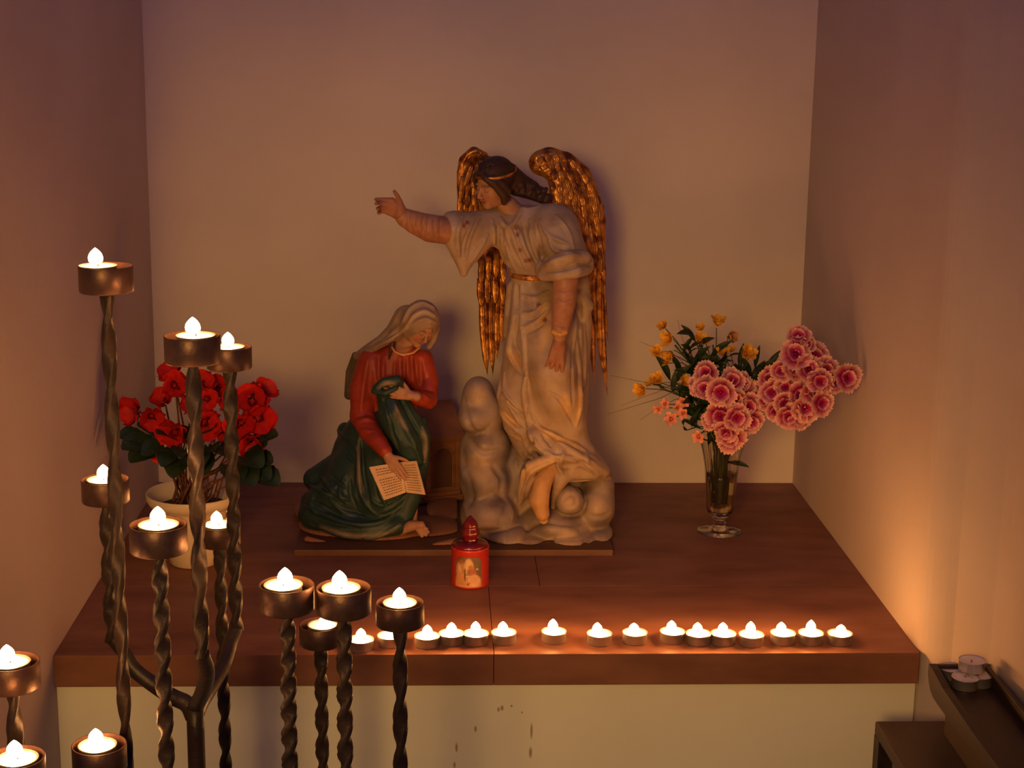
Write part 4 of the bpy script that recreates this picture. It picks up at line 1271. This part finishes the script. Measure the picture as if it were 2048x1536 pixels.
    for (a, b, c_, d_) in ((TL, TM, BM, BL), (TM, TR, BR, BM)):
        me, n = leaf(a, b, c_, d_)
        me.transform(Matrix.Translation(-Vector(TM)))
        link('page', me, M_page, book, smooth=False)
        V, F_ = [], []
        for i in range(11):
            t0 = .10 + .078 * i
            if i in (3,) and a is TL: continue
            x = .14 if a is TL and i > 1 else .16
            while x < .88:
                w = rr.uniform(.04, .10)
                x1 = min(.9, x + w)
                q = []
                for (s_, tt) in ((x, t0), (x1, t0), (x1, t0 + .024), (x, t0 + .024)):
                    p = (a * (1 - s_) + b * s_) * (1 - tt) + (d_ * (1 - s_) + c_ * s_) * tt - n * .0007
                    q.append(p)
                b0 = len(V); V += q; F_.append((b0, b0 + 1, b0 + 2, b0 + 3))
                x = x1 + rr.uniform(.015, .03)
        me = mesh_from(V, F_); me.transform(Matrix.Translation(-Vector(TM)))
        o = link('writing', me, M_ink, book, smooth=False); o['kind'] = 'stuff'

    # ---- small reading desk
    desk = empty('reading_desk', (0, 0, 0)); desk.parent = t
    fl = at_z(853, 997, BZ + .012)
    ang = math.radians(20)
    desk.location = Vector((fl[0], fl[1], BZ + .004)) - t.location; desk.rotation_euler = (0, 0, ang)
    w, dp = .069, .062
    def part(name, lo, hi, m, bev=.0012):
        return link(name, box_mesh(lo, hi, bev), m, desk, smooth=False)
    h = .122
    part('desk_body', (0.004, .004, .010), (w - .004, dp - .004, h), M_brown)
    part('base_moulding', (-.005, -.005, 0), (w + .005, dp + .005, .010), M_brown)
    part('base_moulding', (-.001, -.001, .010), (w + .001, dp + .001, .018), M_brown, .002)
    part('top_moulding', (-.003, -.003, h - .006), (w + .003, dp + .003, h + .002), M_brown, .002)
    # framed arch on the front
    V, F_ = [], []
    zz0, zz1, cx, hw = .024, .108, w / 2, .021
    inner = [(cx - hw, zz0), (cx + hw, zz0), (cx + hw, zz1 - .022)] + [(cx + hw * math.cos(a), zz1 - .022 + .020 * math.sin(a)) for a in [math.pi * k / 10 for k in range(1, 10)]] + [(cx - hw, zz1 - .022)]
    n_ = len(inner)
    V = [(x, .0030, z) for x, z in inner] + [(x, .0055, z) for x, z in inner]
    F_ = [tuple(range(n_))] + [(i, n_ + i, n_ + (i + 1) % n_, (i + 1) % n_) for i in range(n_)]
    bm = bmesh.new(); vs = [bm.verts.new(v) for v in V]
    for f_ in F_: bm.faces.new([vs[i] for i in f_])
    link('arched_panel', bm_mesh(bm), M_brown2, desk, smooth=False)
    pts = [(x, .0035, z) for x, z in inner] + [(inner[0][0], .0035, inner[0][1])]
    link('arch_moulding', mesh_from(*tube(pts, .0022, 6)), M_brown, desk)
    for x in (.0045, w - .0045):
        link('pilaster', box_mesh((x - .0045, .0, .018), (x + .0045, .006, h - .006), .001), M_brown, desk, smooth=False)
    # sloping lid
    bm = bmesh.new()
    prof = [(-.008, h + .002), (-.008, h + .007), (dp + .004, h + .062), (dp + .004, h + .002)]
    V = [(-.006, y, z) for y, z in prof] + [(w + .006, y, z) for y, z in prof]
    vs = [bm.verts.new(v) for v in V]
    for f_ in [(0, 1, 2, 3), (7, 6, 5, 4)] + [(i, 4 + i, 4 + (i + 1) % 4, (i + 1) % 4) for i in range(4)]: bm.faces.new([vs[i] for i in f_])
    link('sloping_lid', bm_mesh(bm), M_brown, desk, smooth=False)
    return t


make_woman()

# ------------------------------------------------------------------ red grave candle with lid and picture
M_redplastic = mat('red_plastic', (0.34, 0.018, 0.010), 0.35, color2=(0.28, 0.014, 0.008), nscale=18, coat=0.2)
M_redglass = mat('dark_red_lid', (0.13, 0.005, 0.006), 0.22, color2=(0.10, 0.004, 0.005), nscale=25, coat=0.6)
cp = at_z(940, 1172, LZ)
cp = np.array([cp[0], cp[1] + .012, LZ])
gc = empty('grave_candle', (cp[0], cp[1], cp[2] + .0003), 'red grave candle with knobbed lid and a small picture, standing before the statues', 'candle')
RC, HC = 0.0325, 0.068
V, F = lathe([(0, 0), (RC - .002, 0), (RC, .002), (RC, .004), (RC - .0008, .005), (RC - .0008, HC - .004), (RC, HC - .002), (RC - .001, HC), (RC - .004, HC)], 48)
link('candle_body', mesh_from(V, F), M_redplastic, gc)
V, F = lathe([(RC - .0035, HC - .001), (RC - .002, HC + .0015), (RC - .004, HC + .005), (RC * .62, HC + .0085), (.0135, HC + .010)], 48)
link('lid', mesh_from(V, F), M_redglass, gc)
V, F = lathe([(.0125, HC + .009), (.0115, HC + .013), (.0145, HC + .017), (.0160, HC + .022), (.0150, HC + .027), (.0115, HC + .031), (.0130, HC + .033), (.0120, HC + .038), (.0085, HC + .044), (.0040, HC + .049), (.0016, HC + .0515), (.0, HC + .052)], 40, flute=lambda a, k: 1 + .03 * math.cos(8 * a))
link('lid_knob', mesh_from(V, F), M_redglass, gc)
# arched paper picture wrapped on the front: pale veiled figures on brown (vertex colours)
nu, nv = 60, 64
a0 = math.atan2(CAM[1] - cp[1], CAM[0] - cp[0]) - 0.10
V, F, Cc = [], [], []
def pic(x, y):
    """x -1..1, y 0..1 upwards"""
    c = np.array((.20, .10, .045))
    def blob(cx, cy, rx, ry, col, s=.25):
        nonlocal c
        d = math.sqrt(((x - cx) / rx) ** 2 + ((y - cy) / ry) ** 2)
        w = min(1, max(0, (1 - d) / s + .5)); c = c * (1 - w) + np.array(col) * w
    blob(-.55, .55, .40, .30, (.55, .30, .13)); blob(-.50, .80, .18, .12, (.36, .15, .06)); blob(-.62, .50, .16, .26, (.72, .48, .27)); blob(-.42, .70, .10, .10, (.50, .25, .12))
    blob(.05, .68, .34, .28, (.72, .46, .20)); blob(.02, .74, .20, .16, (.80, .55, .26)); blob(.22, .56, .22, .20, (.55, .24, .09)); blob(.28, .44, .32, .16, (.50, .16, .07)); blob(.08, .50, .16, .10, (.35, .14, .05))
    blob(.70, .72, .18, .20, (.16, .12, .05)); blob(.66, .60, .12, .04, (.60, .42, .2))
    blob(-.05, .12, 1.1, .28, (.72, .38, .16)); blob(.45, .22, .45, .20, (.80, .50, .26)); blob(-.60, .22, .35, .26, (.68, .33, .13)); blob(-.1, .36, .16, .03, (.85, .62, .36)); blob(-.22, .42, .06, .22, (.12, .06, .02), .6)
    blob(-.02, .06, .06, .09, (.22, .03, .02), .5); blob(.10, .13, .05, .03, (.3, .10, .04), .5); blob(-.25, .02, .5, .05, (.75, .42, .2))
    return c
for j in range(nv + 1):
    y = j / nv
    for i in range(nu + 1):
        x = -1 + 2 * i / nu
        yy = y * (1 if abs(x) < .55 else 1 - .12 * ((abs(x) - .55) / .45) ** 2)
        ang = a0 + x * .72
        V.append(((RC + .0002) * math.cos(ang), (RC + .0002) * math.sin(ang), .0045 + yy * .052)); Cc.append(pic(x, yy) * .62)
for j in range(nv):
    for i in range(nu):
        F.append((j * (nu + 1) + i, j * (nu + 1) + i + 1, (j + 1) * (nu + 1) + i + 1, (j + 1) * (nu + 1) + i))
me = np_mesh(np.array(V), np.array(F), np.array(Cc))
M_print = mat('printed_paper', (1, 1, 1), 0.45, attr='Col', color2=(0.8, 0.75, 0.7), nscale=120)
link('picture', me, M_print, gc)

# ------------------------------------------------------------------ petals and leaves
M_petal = mat('silk_petal', (1, 1, 1), 0.6, attr='Col', color2=(0.82, 0.76, 0.74), nscale=160, spec=0.25)
M_petal.node_tree.nodes['Principled BSDF'].inputs['Subsurface Weight'].default_value = 0.0
M_leaf = mat('silk_leaf', (0.012, 0.028, 0.010), 0.5, color2=(0.026, 0.046, 0.016), nscale=60, spec=0.35)
M_stem = mat('green_stem', (0.045, 0.075, 0.022), 0.55, color2=(0.07, 0.09, 0.03), nscale=60)
M_bstem = mat('brown_stem', (0.20, 0.075, 0.045), 0.5, color2=(0.12, 0.05, 0.03), nscale=60)
M_straw = mat('straw_blade', (0.16, 0.105, 0.04), 0.6, color2=(0.22, 0.14, 0.05), nscale=60)


def corolla(rings, c_in, c_out, serr=0.0, seed=1, mid=0.5, fan=False):
    """rings: list of (petals, length, width, lift angle at base, curl, phase). One connected flower head around +Z"""
    rg = random.Random(seed)
    V, F, Cc = [(0, 0, 0)], [], [c_in]
    nl, nw = 6, (9 if fan else 7)
    c_in, c_out = np.array(c_in), np.array(c_out)
    for (n, Lp, Wp, lift, curl, ph) in rings:
        for p in range(n):
            a = ph + 2 * math.pi * p / n + rg.uniform(-.12, .12)
            l = Lp * rg.uniform(.88, 1.1); w = Wp * rg.uniform(.9, 1.1)
            lf = lift + rg.uniform(-.12, .12); cu = curl + rg.uniform(-.15, .15)
            er, ez = np.array([math.cos(a), math.sin(a), 0]), np.array([0, 0, 1.])
            et = np.array([-math.sin(a), math.cos(a), 0])
            pos = np.zeros(3); base = len(V)
            for i in range(1, nl + 1):
                t = i / nl
                an = lf + cu * t
                pos = pos + (er * math.cos(an) + ez * math.sin(an)) * l / nl
                nr = -er * math.sin(an) + ez * math.cos(an)
                hw = w * .5 * (math.sin(math.pi * min(.80, .12 + .62 * t)) ** .8)
                if fan: hw = w * .5 * min(1.0, .22 + 1.05 * t) * (.90 if i == nl else 1)
                elif i == nl: hw *= .82
                for j in range(nw):
                    q = -1 + 2 * j / (nw - 1)
                    edge = 0
                    if i >= nl - 1: edge = (-abs(q) ** 2 * (.12 if fan else .20) * l + (serr * l * (rg.uniform(.2, 1) if j % 2 else -rg.uniform(.1, .8)) if i == nl else 0))
                    P = pos + et * hw * q + nr * (w * .10 * q * q + .025 * l * math.sin(q * 7 + p)) + (er * math.cos(an) + ez * math.sin(an)) * edge
                    V.append(tuple(P))
                    k = min(1, max(0, (t - mid + .25) / .5)) * (1 - .25 * max(0, 1 - abs(q) * 3) * (t < .9))
                    Cc.append(tuple(c_in * (1 - k) + c_out * k))
            for j in range(nw - 1): F.append((0, base + j, base + j + 1, base + j + 1))
            for i in range(nl - 1):
                for j in range(nw - 1):
                    b = base + i * nw + j
                    F.append((b, b + 1, b + nw + 1, b + nw))
    bm = bmesh.new()
    lay = bm.verts.layers.float_color.new('Col')
    vs = [bm.verts.new(v) for v in V]
    for v, c in zip(vs, Cc): v[lay] = (*c, 1)
    for f in F:
        f = list(dict.fromkeys(f))
        try: bm.faces.new([vs[i] for i in f])
        except ValueError: pass
    me = bpy.data.meshes.new('corolla'); bm.to_mesh(me); bm.free()
    me.materials.append(M_petal)
    me.polygons.foreach_set('use_smooth', [True] * len(me.polygons))
    return me


PINK_IN, PINK_OUT = (0.38, 0.006, 0.12), (0.88, 0.58, 0.45)
PINKS = [corolla([(6, .0235, .023, .05, .32, 0), (4, .0165, .018, .60, .25, .5)], PINK_IN, PINK_OUT, .10, s_, mid=.80, fan=True) for s_ in (1, 2, 3, 4)]
SMALLP = corolla([(5, .015, .012, .25, .4, 0)], (0.75, 0.22, 0.12), (0.85, 0.42, 0.28), .05, 9)
YELS = [corolla([(5, .019, .015, .95, -.35, 0), (4, .014, .012, 1.2, -.1, .6)], (0.70, 0.30, 0.015), (0.90, 0.50, 0.05), .03, s_) for s_ in (5, 6)]
FADED = corolla([(6, .017, .014, .5, .9, 0)], (0.35, 0.15, 0.05), (0.60, 0.30, 0.12), .08, 8)
REDS = [corolla([(4, .042, .050, .55, .55, 0)], (0.26, 0.004, 0.008), (0.60, 0.016, 0.011), .01, s_, mid=.3) for s_ in (21, 22, 23)]


def place(me, name, pos, face, parent, scale=1.0, roll=0.0):
    o = bpy.data.objects.new(name, me); C.objects.link(o)
    o.parent = parent
    o.location = Vector(pos) - parent.location
    q = Vector(face).to_track_quat('Z', 'Y')
    o.rotation_euler = (q.to_matrix() @ Matrix.Rotation(roll, 3, 'Z')).to_euler()
    o.scale = (scale,) * 3
    return o


def leaf_mesh(L, Wd, kind='lance', seed=0):
    V, F = [], []
    nl = 9
    for i in range(nl + 1):
        t = i / nl
        if kind == 'lance': hw = Wd * .5 * math.sin(math.pi * (.04 + .95 * t)) ** .9
        else: hw = Wd * .5 * (math.sin(math.pi * min(.985, .16 + .84 * t)) ** .55) * (1 + .05 * math.cos(i * 3))
        z = .22 * L * math.sin(t * 2.2)
        x = t * L
        for q in (-1, -.5, 0, .5, 1):
            V.append((x - (.18 * L * abs(q) * (1 - t) ** 3 if kind != 'lance' else 0), hw * q, z + abs(q) * hw * .35))
    for i in range(nl):
        for j in range(4):
            b = i * 5 + j; F.append((b, b + 1, b + 6, b + 5))
    me = mesh_from(V, F); me.materials.append(M_leaf)
    me.polygons.foreach_set('use_smooth', [True] * len(me.polygons))
    return me


LANCE = leaf_mesh(.045, .011); HEART = leaf_mesh(.050, .046, 'heart')


def place_leaf(me, name, pos, direction, up, parent, scale=1.0):
    d = Vector(direction).normalized(); u = Vector(up); u = (u - d * u.dot(d)).normalized(); s = u.cross(d)
    o = bpy.data.objects.new(name, me); C.objects.link(o); o.parent = parent
    o.location = Vector(pos) - parent.location
    o.rotation_euler = Matrix(((d.x, s.x, u.x), (d.y, s.y, u.y), (d.z, s.z, u.z))).to_euler()
    o.scale = (scale,) * 3
    return o


# ------------------------------------------------------------------ glass vase
VB = at_z(1438, 1063, LZ)
M_glass = mat('cut_glass', (0.93, 0.90, 0.82), 0.04, trans=1.0, ior=1.48, color2=(0.88, 0.84, 0.76), nscale=20)
M_water = mat('water', (0.80, 0.70, 0.45), 0.02, trans=1.0, ior=1.33, color2=(0.75, 0.64, 0.4), nscale=20)
vase = empty('glass_vase', (VB[0], VB[1], LZ + .0004), 'tall flared clear glass vase on a round foot, right part of the ledge', 'vase')
fl_ = lambda a, k: 1 + .018 * math.cos(14 * a)
sc = 1.0
out = [(.0, .0), (.040, .0), (.0415, .002), (.040, .0035), (.026, .006), (.0135, .0095), (.0095, .015), (.0125, .0185), (.0095, .022), (.0145, .028), (.0215, .036), (.0250, .046), (.0265, .065), (.0285, .095), (.0325, .130), (.0385, .160), (.0445, .182), (.0452, .184)]
inn = [(.0432, .184), (.0425, .181), (.0360, .158), (.0300, .128), (.0260, .094), (.0240, .064), (.0225, .047), (.0190, .038), (.010, .034), (0, .034)]
V, F = lathe(out + inn, 56, flute=lambda a, k: 1 + (.020 * math.cos(14 * a) if 9 < k < 16 else 0))
link('vase_body', mesh_from(V, F), M_glass, vase)
V, F = lathe([(0, .0345), (.0095, .0345), (.0185, .0385), (.0220, .0475), (.0236, .064), (.0256, .094), (.0278, .112), (.0272, .1125), (0, .1125)], 40)
o = link('water', mesh_from(V, F), M_water, vase)
VM = np.array([VB[0], VB[1], LZ + .178])                       # vase mouth
rr = random.Random(42)


def stem_to(pos, parent, mname='stem', r=.0013, m=None, bendz=.35, rootr=.016):
    a = rr.uniform(0, 6.28); q = rr.uniform(.3, 1)
    b0 = np.array([VB[0] + rootr * .8 * q * math.cos(a), VB[1] + rootr * .8 * q * math.sin(a), LZ + .050 + rr.uniform(0, .02)])
    top = VM + np.array([.030 * q * math.cos(a), .030 * q * math.sin(a), 0]) * .8 + (np.array(pos) - VM) * .10
    top[2] = VM[2]
    midp = top + (np.array(pos) - top) * .5 + np.array([0, 0, abs(pos[2] - top[2]) * .12 + .01])
    path = smooth_path([b0, top, midp, np.array(pos)], .012)
    me = mesh_from(*tube(path, r, 6))
    return world_part(mname, me, m or M_stem, parent), path


def spray(name, label, cat, group, blossoms, meshes, bname, face_fn, tip, m_stem=None, leaves=6, scale=1.0):
    t = empty(name, (VM[0], VM[1], LZ + .06), label, cat, group)
    _, path = stem_to(tip, t, r=.0018, m=m_stem)
    for i, (u, v, y, s_) in enumerate(blossoms):
        p = A(u, v, y)
        place(meshes[i % len(meshes)], bname, p, face_fn(p, i), t, s_ * scale, rr.uniform(0, 6))
        # side stalk back to the nearest point of the main stem
        d = [np.linalg.norm(np.array(p) - q) for q in path]; j = int(np.argmin(d))
        if d[j] > .012:
            j = max(0, j - 4)
            sp = smooth_path([path[j], (path[j] + p) / 2 + np.array([0, 0, .006]), p - np.array(face_fn(p, i)) * .004], .01)
            world_part('stalk', mesh_from(*tube(sp, .0009, 5)), m_stem or M_stem, t)
    for i in range(leaves):
        j = int(len(path) * rr.uniform(.45, .95)); j = min(j, len(path) - 1)
        d = Vector((rr.uniform(-1, 1), rr.uniform(-1, .3), rr.uniform(-.2, 1)))
        place_leaf(LANCE, 'leaf', path[j], d, (0, -.5, 1), t, rr.uniform(.7, 1.2))
    return t


def out_from(c, up=.2, tow=-.55):
    c = np.array(c)
    def f(p, i):
        d = (np.array(p) - c); d = d / (np.linalg.norm(d) + 1e-6)
        q = d + np.array([rr.uniform(-.2, .2), tow, up + rr.uniform(-.2, .2)])
        return q / np.linalg.norm(q)
    return f


# pink sprays, three of them
spray('pink_flower_spray', 'pink and magenta frilled flower spray hanging over the front of the vase mouth', 'flower', 'pink flower sprays in the glass vase',
      [(1412, 746, .525, 1.05), (1396, 772, .53, .8), (1410, 776, .515, 1.0), (1441, 784, .50, 1.25), (1466, 762, .51, 1.05), (1484, 770, .515, 1.0), (1502, 786, .515, .95), (1470, 800, .50, 1.0), (1496, 812, .505, 1.1),
       (1440, 830, .505, 1.15), (1472, 834, .495, 1.15), (1500, 842, .505, 1.1), (1420, 840, .52, .8), (1452, 862, .50, 1.0), (1460, 874, .505, 1.25), (1506, 826, .52, .9)], PINKS, 'blossom', out_from(A(1455, 800, .60), 0, -.8), A(1460, 800, .545), leaves=8)
spray('pink_flower_spray', 'pink and magenta frilled flower spray arching up to the right of the vase', 'flower', 'pink flower sprays in the glass vase',
      [(1597, 674, .46, 1.0), (1612, 690, .455, .85), (1592, 708, .45, 1.25), (1628, 712, .455, 1.15), (1618, 738, .44, 1.15), (1589, 738, .455, 1.0), (1650, 742, .44, 1.1), (1562, 742, .47, .9), (1668, 764, .43, .95), (1692, 756, .40, 1.15), (1640, 762, .43, 1.0)],
      PINKS[::-1], 'blossom', out_from(A(1600, 750, .56), .1, -.6), A(1640, 735, .46), leaves=5)
spray('pink_flower_spray', 'pink and magenta frilled flower spray low at the right, under the arching one', 'flower', 'pink flower sprays in the glass vase',
      [(1540, 758, .49, 1.0), (1544, 784, .48, 1.1), (1530, 800, .50, .8), (1572, 774, .47, .9), (1600, 788, .45, 1.1), (1628, 784, .44, 1.15), (1570, 806, .46, 1.0), (1578, 832, .45, 1.1), (1610, 814, .445, 1.15), (1642, 806, .43, 1.0), (1552, 822, .47, .9), (1600, 834, .45, 1.0)],
      PINKS[1:] + PINKS[:1], 'blossom', out_from(A(1575, 780, .56), -.1, -.7), A(1610, 800, .47), leaves=5)
# yellow bell flowers
upv = lambda p, i: np.array([(-.5, -.5, .5), (-.8, -.5, .1), (-.6, -.4, -.5), (-.2, -.7, .5)][i % 4])
spray('yellow_flower_spray', 'yellow bell flower spray at the upper left of the vase bouquet', 'flower', 'yellow flower sprays in the glass vase',
      [(1329, 655, .57, .85), (1343, 678, .565, 1.15), (1345, 703, .56, 1.05), (1314, 706, .56, .9), (1336, 725, .56, .95)], YELS, 'blossom', upv, A(1350, 690, .575), leaves=7)
spray('yellow_flower_spray', 'yellow bell flower spray at the far lower left of the vase bouquet', 'flower', 'yellow flower sprays in the glass vase',
      [(1289, 778, .55, 1.15), (1315, 763, .55, 1.05), (1365, 764, .55, .95), (1303, 768, .56, .7)], YELS, 'blossom', lambda p, i: np.array([(-.7, -.6, 0), (-.2, -.6, .6), (.3, -.7, .4), (-.5, -.4, .4)][i % 4]), A(1320, 775, .57), leaves=8)
spray('yellow_flower_spray', 'tall yellow flower spray standing highest in the middle of the vase bouquet', 'flower', 'yellow flower sprays in the glass vase',
      [(1434, 652, .575, 1.2), (1399, 684, .57, 1.05), (1402, 662, .575, .8)], YELS, 'blossom', lambda p, i: np.array([(.1, -.3, 1), (.2, -.6, .6), (-.2, -.3, .8)][i % 3]), A(1426, 690, .58), leaves=5)
spray('yellow_flower_spray', 'yellow flower spray with a big open bloom in the dip between the pink sprays', 'flower', 'yellow flower sprays in the glass vase',
      [(1492, 710, .55, 1.35), (1447, 708, .56, .9), (1462, 704, .57, .7)], YELS, 'blossom', lambda p, i: np.array([(.2, -.8, .5), (-.2, -.6, .7), (0, -.4, .8)][i % 3]), A(1480, 725, .57), leaves=5)
spray('faded_flower', 'single drooping faded brownish flower right of the highest yellow bloom', 'flower', None, [(1458, 672, .575, 1.15)], [FADED], 'blossom', lambda p, i: np.array([.5, -.7, .1]), A(1452, 690, .58), leaves=2)
spray('small_orange_flower_spray', 'small salmon pink flower spray drooping at the lower left of the vase bouquet', 'flower', None,
      [(1367, 803, .545, 1.0), (1366, 826, .54, .9), (1343, 838, .54, 1.1), (1317, 818, .55, .8), (1397, 873, .53, 1.0), (1330, 808, .55, .8), (1355, 815, .55, .7)], [SMALLP], 'blossom', lambda p, i: np.array([-.3, -.8, -.2 + .2 * (i % 3)]), A(1350, 815, .57), leaves=6)
# dark foliage bunch
fo = empty('foliage_bunch', (VM[0], VM[1], LZ + .06), 'dark green leafy twigs filling the middle of the vase bouquet', 'foliage')
for (u, v, y) in [(1390, 740, .57), (1420, 715, .575), (1450, 730, .575), (1480, 738, .57), (1510, 735, .56), (1385, 800, .555), (1392, 840, .55), (1375, 860, .555), (1355, 745, .57), (1378, 700, .58), (1340, 760, .57), (1402, 858, .55), (1392, 815, .555), (1398, 780, .56), (1530, 740, .55), (1385, 670, .585)]:
    p = A(u, v, y)
    _, path = stem_to(p, fo, 'twig', .0011)
    for k in range(8):
        j = max(0, len(path) - 1 - int(k * 1.4))
        d = Vector((rr.uniform(-1, 1), rr.uniform(-.8, .4), rr.uniform(-.1, 1)))
        place_leaf(LANCE, 'leaf', path[j], d, (rr.uniform(-.5, .5), -.8, .6), fo, rr.uniform(.8, 1.4))
# long dry grass blades
gb = empty('dry_grass', (VM[0], VM[1], LZ + .06), 'long thin dry grass blades reaching out to the left from the vase', 'grass')
for pts in ([(1370, 775), (1300, 766), (1221, 751)], [(1370, 772), (1316, 784), (1243, 811)], [(1375, 785), (1310, 800), (1214, 829)], [(1375, 800), (1325, 812), (1280, 840)], [(1370, 730), (1318, 700), (1280, 683)], [(1385, 720), (1366, 680), (1355, 640)]):
    q = [VM + np.array([rr.uniform(-.02, .01), rr.uniform(-.02, .02), 0])] + [A(u, v, .57 - .01 * i) for i, (u, v) in enumerate(pts)]
    path = smooth_path(q, .01)
    world_part('grass_blade', mesh_from(*tube(path, [.0011 * (1 - .75 * i / len(path)) for i in range(len(path))], 5)), M_straw, gb)

# ------------------------------------------------------------------ white pot with red cyclamen
M_pot = mat('cream_ceramic', (0.74, 0.62, 0.44), 0.35, color2=(0.70, 0.58, 0.40), nscale=10, coat=0.2)
M_soil = mat('soil', (0.05, 0.025, 0.015), 0.95, color2=(0.09, 0.045, 0.025), nscale=80, bump=0.8, bscale=90)
pb = at_z(388, 1128, LZ)
PB = np.array([pb[0], pb[1] + .012, LZ + .0004])
pot = empty('flower_pot', tuple(PB), 'cream ceramic flower pot with a wide collar rim, behind the iron stand', 'pot')
V, F = lathe([(0, 0), (.040, 0), (.0425, .002), (.047, .030), (.055, .070), (.064, .098), (.0665, .104), (.075, .108), (.0790, .116), (.0800, .126), (.0790, .1275), (.0765, .127), (.0745, .118), (.069, .110), (.063, .104), (.058, .090), (0, .088)], 56)
link('pot_body', mesh_from(V, F), M_pot, pot)
V, F = lathe([(0, .106), (.02, .107), (.045, .104), (.0625, .100)], 40)
link('soil', mesh_from(V, F), M_soil, pot)
PM = PB + np.array([0, 0, .108])
cy = empty('cyclamen', tuple(PM), 'red flowering cyclamen plant with dark green leaves growing in the cream pot', 'plant')


def pstem(p, m, r, name):
    a = rr.uniform(0, 6.28); q = rr.uniform(.1, 1) * .045
    b0 = PM + np.array([q * math.cos(a), q * math.sin(a), -.008])
    p = np.array(p)
    midp = b0 * .5 + p * .5 + np.array([0, 0, .012])
    path = smooth_path([b0, b0 + (midp - b0) * .6 + np.array([0, 0, .01]), midp, p], .01)
    world_part(name, mesh_from(*tube(path, r, 6)), m, cy)


for i, (u, v, y, s_, f) in enumerate([(347, 752, .40, 1.0, (-.3, -.4, .6)), (350, 772, .37, 1.0, (.1, -.8, .2)), (276, 826, .38, 1.05, (-.6, -.7, .2)), (304, 832, .36, .95, (.2, -.8, -.1)), (330, 806, .39, .85, (-.1, -.4, .6)),
                                   (404, 772, .38, .95, (.2, -.6, .6)), (412, 798, .36, .9, (.2, -.9, .1)), (352, 864, .345, 1.1, (-.1, -.9, 0)), (410, 842, .345, 1.1, (.3, -.9, 0)), (438, 780, .40, 1.0, (-.2, -.6, .4)), (470, 800, .38, 1.0, (-.3, -.8, .1)),
                                   (505, 800, .37, 1.25, (0, -.9, .3)), (515, 835, .36, 1.2, (.3, -.9, 0)), (482, 846, .35, 1.1, (-.2, -.9, .1)), (500, 878, .345, 1.05, (.1, -.8, -.4)), (522, 788, .40, 1.0, (.5, -.4, .6)),
                                   (325, 908, .35, .6, (-.5, -.6, -.4)), (472, 914, .34, .6, (.3, -.6, -.5)), (386, 812, .38, .8, (-.2, -.8, .4)), (452, 862, .35, .8, (0, -1, 0))]):
    p = A(u, v, y)
    place(REDS[i % 3], 'blossom', p, f, cy, s_ * .82, rr.uniform(0, 6))
    pstem(p + np.array([0, .004, -.004]), M_bstem, .0016, 'flower_stalk')
for i, (u, v, y, dx, dz) in enumerate([(262, 876, .37, -1, .1), (286, 888, .36, -.8, -.1), (300, 872, .38, -.5, .4), (320, 892, .35, -.5, -.2), (345, 902, .34, -.2, -.3), (372, 896, .335, 0, -.1), (398, 900, .33, .1, -.3), (424, 896, .335, .2, 0), (448, 888, .34, .3, -.2),
                                       (498, 908, .35, .6, -.3), (520, 896, .36, .9, .2), (536, 884, .37, 1, .3), (512, 934, .36, .7, -.3), (532, 946, .37, .9, -.4), (490, 932, .345, .4, -.4), (340, 880, .36, -.3, .2), (386, 876, .36, 0, .3), (430, 874, .36, .2, .3), (526, 918, .37, .8, -.1),
                                       (470, 930, .35, .2, -.3), (300, 898, .37, -.6, -.3), (410, 910, .35, .1, -.4), (360, 915, .35, -.1, -.4)]):
    p = A(u, v, y)
    place_leaf(HEART, 'leaf', p - np.array([dx * .018, .01, 0]), (dx, -.45, dz), (0, -.7, 1), cy, rr.uniform(.75, 1.05))
    pstem(p, M_bstem, .0015, 'leaf_stalk')
